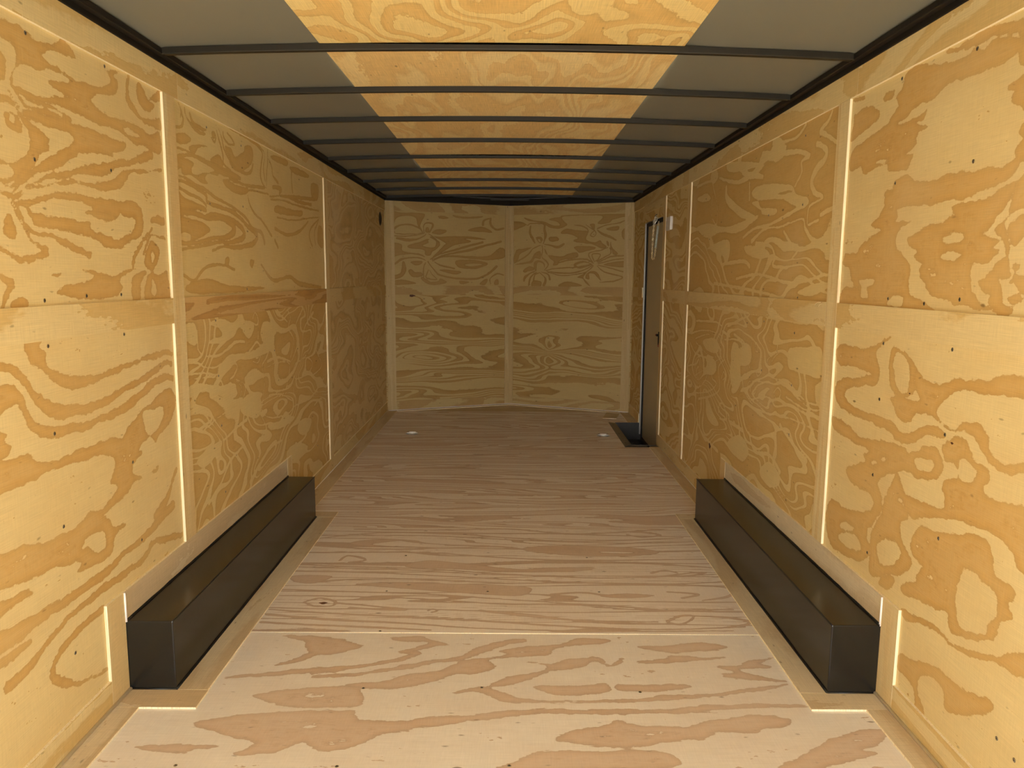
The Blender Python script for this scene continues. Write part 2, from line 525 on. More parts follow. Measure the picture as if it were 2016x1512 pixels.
# figure of the sheets, metres along the wall or floor
FIG = {}
FIG['L1u'] = [
('D',[(1.925,1.935),(2.001,1.949),(2.038,1.945),(2.080,1.937),(2.142,1.943),(2.176,1.959),(2.205,1.972),(2.238,1.965),(2.265,1.950),(2.255,1.940),(2.217,1.940),(2.151,1.931),(2.113,1.917),(2.101,1.904),(2.125,1.891),(2.162,1.892),(2.211,1.889),(2.245,1.883),(2.292,1.882),(2.355,1.884),(2.409,1.897),(2.453,1.923),(2.448,1.939),(2.422,1.949),(2.516,1.972),(2.474,1.949),(2.497,1.934),(2.478,1.897),(2.420,1.881),(2.338,1.852),(2.348,1.834),(2.392,1.817),(2.454,1.815),(2.527,1.824),(2.637,1.823),(2.693,1.809),(2.770,1.826),(2.767,1.762),(2.662,1.765),(2.589,1.760),(2.514,1.777),(2.478,1.785),(2.374,1.782),(2.280,1.787),(2.199,1.793),(2.128,1.793),(2.081,1.786),(2.026,1.782),(1.989,1.785),(1.960,1.803),(1.970,1.828),(1.989,1.855),(1.997,1.882),(1.977,1.904),(1.921,1.904)]),
('L',[(1.996,1.854),(2.070,1.862),(2.144,1.881),(2.226,1.871),(2.129,1.844),(2.170,1.830),(2.214,1.824),(2.113,1.802),(2.042,1.795),(1.987,1.801),(1.970,1.811)]),
('L',[(2.510,1.801),(2.570,1.801),(2.633,1.794),(2.583,1.782),(2.523,1.789)]),
('d',[(2.568,1.969,0.0094),(2.555,1.926,0.0056),(2.558,1.890,0.0113),(2.602,1.867,0.0096),(2.665,1.849,0.0098),(2.770,1.858,0.0184)]),
('D',[(2.626,1.965),(2.662,1.962),(2.692,1.931),(2.741,1.911),(2.677,1.882),(2.638,1.897),(2.617,1.926)]),
('D',[(2.709,1.935),(2.788,1.973),(2.784,1.940),(2.734,1.929)]),
('D',[(1.916,1.868),(1.946,1.866),(1.951,1.837),(1.938,1.806),(1.907,1.793)]),
('d',[(1.956,1.805,0.0017),(1.980,1.789,0.0017),(2.001,1.771,0.0018),(2.027,1.754,0.0024),(2.108,1.762,0.0050),(2.189,1.763,0.0065)]),
('d',[(1.907,1.793,0.0017),(1.949,1.784,0.0017),(1.977,1.763,0.0017),(1.994,1.752,0.0024)]),
('d',[(1.969,1.806,0.0017),(1.999,1.787,0.0018),(2.040,1.777,0.0024),(2.121,1.782,0.0031),(2.174,1.775,0.0045),(2.217,1.762,0.0052)]),
('D',[(2.003,1.749),(2.056,1.751),(2.123,1.753),(2.184,1.765),(2.240,1.757),(2.339,1.759),(2.446,1.754),(2.518,1.752),(2.508,1.729),(2.433,1.710),(2.439,1.698),(2.363,1.695),(2.279,1.682),(2.205,1.661),(2.191,1.647),(2.145,1.634),(2.100,1.615),(2.052,1.603),(2.060,1.621),(2.114,1.641),(2.162,1.677),(2.223,1.715),(2.190,1.728),(2.119,1.728),(2.053,1.730),(2.010,1.733)]),
('D',[(1.984,1.745),(2.023,1.721),(2.066,1.709),(2.107,1.692),(2.090,1.680),(2.105,1.674),(2.090,1.661),(2.042,1.643),(2.000,1.613),(1.963,1.579),(1.937,1.559),(1.910,1.556),(1.876,1.557),(1.882,1.599),(1.944,1.608),(1.987,1.623),(2.016,1.650),(2.019,1.689),(2.003,1.714),(1.982,1.733)]),
('L',[(1.881,1.596),(1.925,1.602),(1.951,1.595),(1.940,1.576),(1.895,1.568),(1.878,1.568)]),
('D',[(1.932,1.726),(1.956,1.736),(1.982,1.727),(1.995,1.701),(1.981,1.683),(1.945,1.689),(1.930,1.709)]),
('L',[(1.952,1.724),(1.967,1.722),(1.970,1.711),(1.954,1.708),(1.946,1.715)]),
('D',[(1.903,1.763),(1.938,1.771),(1.968,1.764),(1.976,1.754),(1.944,1.750),(1.901,1.746)]),
('d',[(1.879,1.575,0.0028),(1.906,1.554,0.0051),(1.936,1.552,0.0041),(1.977,1.579,0.0089),(2.020,1.620,0.0105),(2.049,1.654,0.0076)]),
('d',[(1.875,1.544,0.0017),(1.907,1.533,0.0026),(1.934,1.536,0.0023),(1.970,1.561,0.0035),(2.011,1.592,0.0078),(2.053,1.613,0.0067),(2.129,1.639,0.0143),(2.181,1.656,0.0130),(2.236,1.677,0.0100)]),
('d',[(1.873,1.533,0.0017),(1.920,1.526,0.0023),(1.952,1.530,0.0020),(1.992,1.555,0.0024),(2.049,1.579,0.0028),(2.114,1.598,0.0063),(2.199,1.614,0.0059),(2.261,1.635,0.0094),(2.371,1.653,0.0170),(2.465,1.681,0.0125),(2.566,1.702,0.0092),(2.694,1.744,0.0144)]),
('d',[(1.932,1.520,0.0014),(1.971,1.535,0.0018),(2.017,1.558,0.0024),(2.073,1.569,0.0028),(2.139,1.584,0.0038),(2.226,1.596,0.0050),(2.318,1.597,0.0069),(2.385,1.601,0.0121),(2.457,1.619,0.0165),(2.505,1.650,0.0150),(2.546,1.670,0.0046),(2.669,1.684,0.0048),(2.769,1.704,0.0058)]),
('D',[(1.954,1.515),(1.998,1.526),(2.081,1.550),(2.147,1.562),(2.222,1.565),(2.326,1.559),(2.451,1.568),(2.542,1.573),(2.603,1.552),(2.609,1.502),(2.584,1.466),(2.510,1.443),(2.447,1.418),(2.362,1.419),(2.324,1.435),(2.237,1.448),(2.179,1.457),(2.085,1.458),(2.024,1.460),(2.007,1.480),(1.977,1.507)]),
('L',[(2.006,1.512),(2.090,1.535),(2.144,1.538),(2.213,1.541),(2.249,1.545),(2.285,1.535),(2.309,1.523),(2.257,1.512),(2.342,1.522),(2.431,1.519),(2.461,1.530),(2.496,1.517),(2.558,1.514),(2.538,1.482),(2.481,1.457),(2.421,1.445),(2.353,1.457),(2.289,1.464),(2.279,1.490),(2.183,1.488),(2.116,1.488),(2.038,1.491),(1.995,1.500)]),
('D',[(2.257,1.514),(2.341,1.519),(2.430,1.517),(2.429,1.505),(2.359,1.503),(2.294,1.507)]),
('d',[(1.940,1.512,0.0017),(1.956,1.493,0.0021),(1.968,1.474,0.0024),(1.989,1.455,0.0036),(2.021,1.439,0.0043),(2.083,1.439,0.0063),(2.119,1.429,0.0096),(2.174,1.418,0.0092),(2.202,1.406,0.0073),(2.267,1.392,0.0120)]),
('d',[(1.927,1.511,0.0017),(1.947,1.490,0.0023),(1.958,1.468,0.0024),(1.983,1.443,0.0036),(1.999,1.420,0.0042),(2.032,1.409,0.0061),(2.061,1.395,0.0125),(2.014,1.382,0.0092),(1.960,1.374,0.0059),(1.915,1.382,0.0058),(1.873,1.398,0.0040)]),
('D',[(1.914,1.479),(1.925,1.462),(1.936,1.446),(1.932,1.426),(1.915,1.423),(1.890,1.435),(1.898,1.461)]),
('d',[(1.848,1.338,0.0070),(1.889,1.324,0.0081),(1.903,1.310,0.0099),(1.885,1.290,0.0086),(1.863,1.257,0.0071)]),
('D',[(1.894,1.255),(1.905,1.272),(1.951,1.274),(1.963,1.256),(1.930,1.251)]),
('D',[(2.090,1.286),(2.136,1.301),(2.208,1.313),(2.271,1.323),(2.285,1.337),(2.225,1.352),(2.299,1.344),(2.393,1.337),(2.499,1.353),(2.538,1.357),(2.466,1.334),(2.427,1.316),(2.446,1.293),(2.385,1.269),(2.276,1.265),(2.178,1.271),(2.111,1.279)]),
('D',[(2.059,1.335),(2.113,1.338),(2.096,1.332)]),
('d',[(2.522,1.357,0.0077),(2.535,1.391,0.0115),(2.580,1.435,0.0078),(2.643,1.473,0.0040),(2.671,1.494,0.0048)]),
('d',[(2.601,1.409,0.0039),(2.641,1.453,0.0048),(2.669,1.474,0.0032),(2.767,1.467,0.0050)]),
('D',[(2.667,1.454),(2.717,1.432),(2.713,1.404),(2.682,1.371),(2.654,1.354),(2.612,1.362),(2.608,1.393),(2.638,1.433)]),
('L',[(2.662,1.414),(2.682,1.403),(2.665,1.375),(2.650,1.394)]),
('D',[(2.676,1.534),(2.766,1.537),(2.764,1.516),(2.674,1.514)]),
('D',[(2.510,1.254),(2.510,1.323),(2.577,1.346),(2.610,1.342),(2.573,1.315),(2.557,1.253)]),
('D',[(2.599,1.252),(2.605,1.307),(2.643,1.338),(2.705,1.334),(2.771,1.347),(2.778,1.246)]),
('L',[(2.651,1.326),(2.682,1.298),(2.669,1.262),(2.644,1.274)])]
FIG['L1l'] = [
('D',[(1.931,1.168),(2.000,1.167),(1.991,1.146),(2.017,1.130),(2.024,1.099),(2.067,1.073),(2.157,1.051),(2.223,1.042),(2.338,1.045),(2.418,1.054),(2.519,1.061),(2.535,1.049),(2.415,1.038),(2.336,1.027),(2.261,1.018),(2.165,1.013),(2.092,1.027),(2.047,1.051),(2.000,1.085),(1.965,1.105),(1.942,1.134)]),
('d',[(2.546,1.059,0.0077),(2.648,1.061,0.0098),(2.738,1.061,0.0083),(2.773,1.051,0.0074)]),
('d',[(1.818,1.116,0.0092),(1.864,1.108,0.0119),(1.896,1.091,0.0134),(1.928,1.064,0.0124),(1.950,1.034,0.0125),(1.984,0.999,0.0185),(2.037,0.972,0.0207),(2.119,0.954,0.0151),(2.211,0.949,0.0131),(2.319,0.954,0.0137),(2.407,0.973,0.0114),(2.510,0.984,0.0106),(2.622,1.008,0.0110),(2.723,1.024,0.0101),(2.769,1.014,0.0084)]),
('d',[(1.811,1.064,0.0122),(1.866,1.053,0.0142),(1.898,1.026,0.0145),(1.918,0.990,0.0130),(1.945,0.948,0.0132),(2.007,0.918,0.0137),(2.076,0.908,0.0124),(2.164,0.901,0.0129),(2.276,0.907,0.0135),(2.392,0.914,0.0122),(2.504,0.937,0.0119),(2.617,0.964,0.0124),(2.717,0.974,0.0115),(2.768,0.962,0.0093)]),
('D',[(1.812,1.071),(1.877,1.061),(1.904,1.038),(1.915,1.003),(1.886,1.015),(1.852,1.014),(1.822,1.001),(1.803,0.998)]),
('D',[(2.782,0.903),(2.722,0.931),(2.650,0.924),(2.619,0.906),(2.543,0.896),(2.497,0.879),(2.433,0.852),(2.389,0.824),(2.305,0.837),(2.197,0.838),(2.104,0.836),(2.025,0.837),(1.953,0.848),(1.934,0.866),(1.894,0.882),(1.835,0.883),(1.789,0.891),(1.779,0.815),(1.825,0.809),(1.885,0.808),(1.965,0.810),(2.046,0.814),(2.159,0.805),(2.263,0.799),(2.327,0.772),(2.330,0.738),(2.296,0.707),(2.338,0.678),(2.304,0.655),(2.241,0.630),(2.185,0.636),(2.169,0.621),(2.239,0.611),(2.316,0.627),(2.398,0.641),(2.452,0.664),(2.505,0.663),(2.447,0.687),(2.442,0.719),(2.507,0.746),(2.490,0.759),(2.520,0.778),(2.575,0.784),(2.611,0.763),(2.642,0.779),(2.705,0.799),(2.763,0.840)]),
('L',[(2.532,0.877),(2.606,0.877),(2.684,0.872),(2.668,0.829),(2.596,0.793),(2.542,0.809)]),
('d',[(2.758,0.625,0.0066),(2.710,0.580,0.0093),(2.662,0.532,0.0138),(2.579,0.501,0.0179)]),
('D',[(2.570,0.664),(2.619,0.674),(2.603,0.655)]),
('D',[(1.798,0.958),(1.838,0.947),(1.827,0.933),(1.844,0.913),(1.832,0.897),(1.789,0.894)]),
('D',[(2.365,0.632),(2.301,0.627),(2.240,0.617),(2.280,0.584),(2.300,0.555),(2.386,0.545),(2.304,0.526),(2.284,0.492),(2.222,0.475),(2.152,0.486),(2.093,0.495),(2.115,0.508),(2.097,0.526),(2.040,0.530),(1.983,0.549),(1.905,0.552),(1.853,0.562),(1.767,0.579),(1.740,0.584),(1.750,0.662),(1.806,0.658),(1.865,0.656),(1.959,0.629),(2.028,0.626),(2.103,0.623),(2.165,0.641),(2.214,0.639),(2.256,0.628),(2.319,0.646)]),
('L',[(2.219,0.572),(2.253,0.544),(2.241,0.508),(2.184,0.517),(2.160,0.545),(2.120,0.552),(2.157,0.574)]),
('d',[(2.711,0.501,0.0188),(2.606,0.482,0.0181),(2.507,0.460,0.0122),(2.417,0.452,0.0118),(2.334,0.449,0.0114),(2.254,0.434,0.0138),(2.173,0.434,0.0145),(2.092,0.433,0.0140),(2.004,0.437,0.0141),(1.918,0.440,0.0170),(1.848,0.441,0.0229),(1.779,0.448,0.0253),(1.723,0.450,0.0276)]),
('D',[(1.735,0.547),(1.811,0.543),(1.880,0.529),(1.889,0.513),(1.807,0.515),(1.758,0.508),(1.730,0.505)]),
('d',[(1.716,0.398,0.0123),(1.792,0.398,0.0128),(1.858,0.398,0.0066)]),
('d',[(2.771,0.368,0.0097),(2.655,0.394,0.0116),(2.549,0.418,0.0098),(2.499,0.395,0.0122),(2.409,0.385,0.0118),(2.310,0.386,0.0114),(2.211,0.390,0.0109),(2.139,0.385,0.0091),(2.047,0.384,0.0080),(1.990,0.373,0.0078),(1.936,0.363,0.0083),(1.878,0.342,0.0094),(1.823,0.330,0.0114),(1.763,0.326,0.0127)]),
('d',[(2.204,0.332,0.0136),(2.161,0.331,0.0096),(2.098,0.329,0.0104),(2.039,0.319,0.0101),(1.988,0.307,0.0092),(1.949,0.286,0.0091),(1.945,0.255,0.0105),(1.988,0.213,0.0100),(2.046,0.176,0.0066),(2.124,0.153,0.0053),(2.208,0.131,0.0063)])]
FIG['R1u'] = [
('D',[(2.805,1.972),(2.728,1.967),(2.725,1.950),(2.783,1.955)]),
('D',[(2.373,1.968),(2.303,1.953),(2.212,1.938),(2.118,1.930),(2.092,1.938),(2.053,1.924),(2.014,1.937),(1.945,1.925),(1.868,1.886),(1.860,1.834),(1.898,1.852),(1.910,1.876),(1.951,1.869),(1.994,1.866),(2.056,1.873),(2.110,1.871),(2.168,1.879),(2.227,1.874),(2.275,1.854),(2.328,1.852),(2.383,1.846),(2.417,1.831),(2.475,1.820),(2.392,1.815),(2.323,1.823),(2.304,1.829),(2.320,1.801),(2.362,1.806),(2.289,1.778),(2.349,1.768),(2.353,1.743),(2.407,1.723),(2.369,1.712),(2.386,1.679),(2.414,1.672),(2.509,1.681),(2.521,1.706),(2.588,1.704),(2.677,1.699),(2.708,1.722),(2.796,1.726),(2.787,1.791),(2.675,1.810),(2.607,1.826),(2.550,1.838),(2.513,1.858),(2.476,1.877),(2.497,1.907),(2.461,1.929),(2.444,1.961)]),
('L',[(2.592,1.726),(2.524,1.722),(2.531,1.715),(2.591,1.720)]),
('D',[(2.786,1.913),(2.674,1.915),(2.608,1.885),(2.612,1.858),(2.708,1.844),(2.802,1.827),(2.791,1.881)]),
('D',[(2.579,1.918),(2.565,1.934),(2.508,1.932),(2.521,1.913),(2.544,1.906)]),
('D',[(2.224,1.972),(2.146,1.966),(2.050,1.972),(1.985,1.969),(1.875,1.935),(1.870,1.897),(1.898,1.914),(1.947,1.934),(2.021,1.946),(2.072,1.942),(2.133,1.950),(2.203,1.956)]),
('D',[(1.857,1.814),(1.901,1.814),(1.938,1.803),(1.907,1.792),(1.913,1.771),(1.873,1.745),(1.843,1.722)]),
('D',[(1.842,1.716),(1.879,1.701),(1.868,1.682),(1.836,1.673)]),
('D',[(2.545,1.536),(2.526,1.578),(2.524,1.617),(2.476,1.623),(2.457,1.648),(2.389,1.654),(2.335,1.631),(2.246,1.625),(2.165,1.629),(2.072,1.623),(1.976,1.619),(1.931,1.612),(1.886,1.627),(1.885,1.650),(1.861,1.669),(1.835,1.670),(1.828,1.619),(1.859,1.623),(1.877,1.597),(1.912,1.578),(1.989,1.569),(2.068,1.558),(2.154,1.557),(2.269,1.558),(2.428,1.561),(2.438,1.528)]),
('D',[(2.506,1.564),(2.537,1.547),(2.603,1.521),(2.534,1.502),(2.589,1.485),(2.667,1.455),(2.702,1.430),(2.784,1.433),(2.800,1.397),(2.745,1.378),(2.729,1.342),(2.695,1.321),(2.664,1.308),(2.776,1.311),(2.796,1.237),(2.448,1.243),(2.176,1.244),(2.206,1.268),(2.308,1.294),(2.328,1.324),(2.329,1.381),(2.371,1.412),(2.421,1.437),(2.421,1.484),(2.356,1.510),(2.342,1.517),(2.434,1.519),(2.453,1.540)]),
('L',[(2.659,1.338),(2.558,1.343),(2.563,1.322),(2.608,1.313),(2.594,1.283),(2.641,1.282),(2.645,1.312)]),
('L',[(2.445,1.279),(2.415,1.292),(2.360,1.289),(2.362,1.254),(2.450,1.259)]),
('D',[(2.280,1.479),(2.288,1.487),(2.242,1.499),(2.176,1.498),(2.135,1.512),(2.104,1.506),(2.132,1.529),(2.092,1.542),(1.998,1.543),(1.939,1.558),(1.874,1.572),(1.880,1.552),(1.895,1.527),(1.934,1.493),(1.966,1.468),(1.986,1.459),(1.916,1.437),(1.943,1.419),(1.912,1.412),(1.949,1.388),(2.017,1.380),(2.017,1.347),(2.001,1.311),(1.969,1.280),(1.915,1.269),(1.894,1.257),(1.983,1.263),(2.046,1.277),(2.081,1.272),(2.119,1.285),(2.170,1.290),(2.227,1.314),(2.236,1.329),(2.267,1.351),(2.271,1.377),(2.266,1.387),(2.312,1.411),(2.299,1.425),(2.346,1.446),(2.350,1.468)]),
('L',[(2.164,1.455),(2.110,1.466),(2.062,1.454),(2.082,1.438),(2.142,1.439)]),
('L',[(2.169,1.407),(2.121,1.421),(2.066,1.407),(2.099,1.391),(2.148,1.396)]),
('D',[(1.824,1.594),(1.849,1.586),(1.877,1.557),(1.885,1.520),(1.895,1.490),(1.936,1.469),(1.907,1.443),(1.895,1.430),(1.886,1.399),(1.922,1.381),(1.930,1.366),(1.978,1.337),(1.976,1.325),(1.952,1.309),(1.931,1.303),(1.933,1.284),(1.893,1.251),(1.854,1.253),(1.838,1.269),(1.878,1.283),(1.888,1.319),(1.901,1.341),(1.859,1.350),(1.870,1.387),(1.869,1.417),(1.891,1.466),(1.889,1.484),(1.864,1.503),(1.812,1.519)]),
('D',[(1.878,1.474),(1.844,1.491),(1.807,1.484),(1.805,1.469),(1.839,1.427),(1.856,1.419),(1.878,1.441)]),
('D',[(1.854,1.377),(1.831,1.380),(1.830,1.368),(1.842,1.359),(1.813,1.347),(1.787,1.350),(1.779,1.298),(1.817,1.312),(1.839,1.338),(1.858,1.338),(1.846,1.356)]),
('D',[(1.865,1.292),(1.834,1.308),(1.805,1.294),(1.839,1.275)])]
FIG['R1l'] = [
('D',[(2.793,1.096),(2.562,1.112),(2.447,1.153),(2.413,1.158),(2.479,1.124),(2.502,1.095),(2.466,1.042),(2.496,0.993),(2.562,0.984),(2.693,0.956),(2.709,0.919),(2.630,0.898),(2.528,0.893),(2.390,0.900),(2.354,0.889),(2.302,0.874),(2.226,0.894),(2.144,0.927),(2.074,0.921),(2.085,0.904),(2.153,0.893),(2.221,0.858),(2.266,0.847),(2.330,0.843),(2.376,0.864),(2.476,0.866),(2.604,0.865),(2.736,0.875),(2.787,0.907),(2.795,0.956),(2.730,0.984),(2.528,1.020),(2.540,1.032),(2.662,1.036),(2.784,1.032)]),
('D',[(2.383,1.132),(2.405,1.109),(2.409,1.049),(2.397,0.999),(2.351,0.980),(2.287,0.986),(2.245,1.017),(2.251,1.056),(2.239,1.074),(2.291,1.112)]),
('L',[(2.364,1.117),(2.303,1.091),(2.280,1.044),(2.290,1.002),(2.329,0.996),(2.368,1.033),(2.384,1.082)]),
('D',[(2.254,1.076),(2.206,1.054),(2.134,1.048),(2.046,1.073),(1.941,1.089),(1.906,1.084),(1.847,1.108),(1.750,1.115),(1.744,1.071),(1.829,1.058),(1.897,1.054),(1.982,1.052),(2.053,1.034),(2.100,1.000),(2.123,0.973),(2.091,0.941),(2.026,0.940),(1.992,0.964),(1.923,0.973),(1.886,0.949),(1.876,0.920),(1.847,0.903),(1.794,0.896),(1.721,0.921),(1.719,0.905),(1.776,0.874),(1.827,0.874),(1.877,0.889),(1.927,0.927),(1.977,0.945),(2.037,0.933),(2.090,0.937),(2.127,0.953),(2.191,0.957),(2.241,0.940),(2.261,0.916),(2.325,0.916),(2.373,0.955),(2.384,0.968),(2.319,0.985),(2.255,0.982),(2.211,0.990),(2.248,1.032)]),
('D',[(2.800,0.834),(2.673,0.828),(2.563,0.802),(2.379,0.828),(2.279,0.829),(2.261,0.816),(2.217,0.835),(2.176,0.860),(2.107,0.868),(2.076,0.844),(2.070,0.807),(2.119,0.769),(2.176,0.760),(2.253,0.764),(2.316,0.748),(2.421,0.689),(2.406,0.653),(2.392,0.621),(2.428,0.555),(2.487,0.506),(2.770,0.411),(2.785,0.512),(2.626,0.530),(2.487,0.566),(2.445,0.605),(2.487,0.629),(2.610,0.633),(2.660,0.674),(2.522,0.727),(2.545,0.750),(2.490,0.772),(2.621,0.771),(2.781,0.791)]),
('L',[(2.214,0.811),(2.171,0.825),(2.113,0.820),(2.137,0.794),(2.196,0.791)]),
('L',[(2.423,0.765),(2.380,0.775),(2.404,0.756)]),
('L',[(2.493,0.730),(2.458,0.750),(2.438,0.743),(2.464,0.730)]),
('D',[(2.075,0.883),(2.023,0.921),(1.967,0.914),(1.938,0.881),(1.873,0.866),(1.864,0.840),(1.887,0.806),(1.831,0.801),(1.704,0.810),(1.690,0.715),(1.730,0.733),(1.797,0.744),(1.902,0.719),(1.989,0.698),(2.097,0.667),(2.202,0.633),(2.234,0.639),(2.291,0.587),(2.423,0.528),(2.387,0.591),(2.355,0.668),(2.336,0.712),(2.314,0.740),(2.278,0.719),(2.242,0.692),(2.123,0.702),(2.055,0.708),(2.046,0.737),(2.064,0.763),(2.042,0.792),(1.994,0.816),(2.012,0.849),(2.063,0.848)]),
('L',[(1.995,0.864),(1.966,0.871),(1.916,0.848),(1.934,0.818),(1.981,0.812),(1.997,0.834)]),
('L',[(2.312,0.615),(2.288,0.674),(2.252,0.655),(2.261,0.609)]),
('D',[(2.793,0.481),(2.626,0.528),(2.487,0.566),(2.435,0.601),(2.392,0.623),(2.395,0.586),(2.471,0.529),(2.473,0.477),(2.439,0.447),(2.499,0.387),(2.579,0.366),(2.688,0.350),(2.762,0.365),(2.795,0.417)]),
('L',[(2.682,0.459),(2.640,0.478),(2.565,0.479),(2.614,0.452),(2.668,0.444)]),
('L',[(2.687,0.417),(2.624,0.449),(2.540,0.453),(2.505,0.425),(2.563,0.401),(2.661,0.396)]),
('D',[(2.369,0.648),(2.302,0.659),(2.235,0.645),(2.231,0.621),(2.267,0.592),(2.253,0.554),(2.216,0.525),(2.181,0.500),(2.236,0.445),(2.316,0.417),(2.381,0.377),(2.437,0.368),(2.444,0.417),(2.440,0.512),(2.393,0.573)]),
('L',[(2.390,0.492),(2.299,0.529),(2.253,0.503),(2.287,0.455),(2.362,0.430),(2.393,0.450)]),
('D',[(2.363,0.379),(2.332,0.406),(2.281,0.413),(2.292,0.377),(2.324,0.355),(2.369,0.359)]),
('D',[(2.188,0.594),(2.155,0.626),(2.072,0.638),(1.983,0.661),(1.914,0.684),(1.852,0.685),(1.821,0.664),(1.809,0.620),(1.751,0.610),(1.729,0.592),(1.755,0.567),(1.730,0.537),(1.771,0.505),(1.785,0.459),(1.830,0.430),(1.895,0.404),(1.968,0.392),(1.987,0.433),(2.045,0.418),(2.122,0.408),(2.211,0.390),(2.231,0.412),(2.159,0.455),(2.162,0.474),(2.123,0.514),(2.177,0.523),(2.197,0.553)]),
('L',[(1.933,0.578),(1.888,0.589),(1.853,0.581),(1.802,0.574),(1.786,0.536),(1.783,0.516),(1.810,0.486),(1.827,0.449),(1.886,0.424),(1.934,0.423),(1.946,0.456),(1.963,0.490),(1.946,0.543)]),
('D',[(2.220,0.339),(2.143,0.349),(2.052,0.371),(1.964,0.366),(1.880,0.382),(1.783,0.414),(1.718,0.458),(1.654,0.475),(1.647,0.426),(1.692,0.411),(1.771,0.403),(1.860,0.370),(1.936,0.353),(2.016,0.360),(2.098,0.345),(2.200,0.318)]),
('D',[(2.207,0.201),(2.137,0.212),(2.082,0.241),(1.987,0.263),(1.923,0.264),(1.852,0.274),(1.782,0.296),(1.777,0.267),(1.940,0.168),(1.980,0.216),(2.036,0.221),(2.089,0.192),(2.095,0.137),(2.059,0.095),(2.100,0.071),(2.126,0.141),(2.215,0.148)]),
('D',[(1.965,0.708),(1.912,0.711),(1.829,0.717),(1.776,0.705),(1.742,0.684),(1.720,0.663),(1.683,0.671),(1.705,0.812),(1.829,0.786),(1.933,0.733)])]
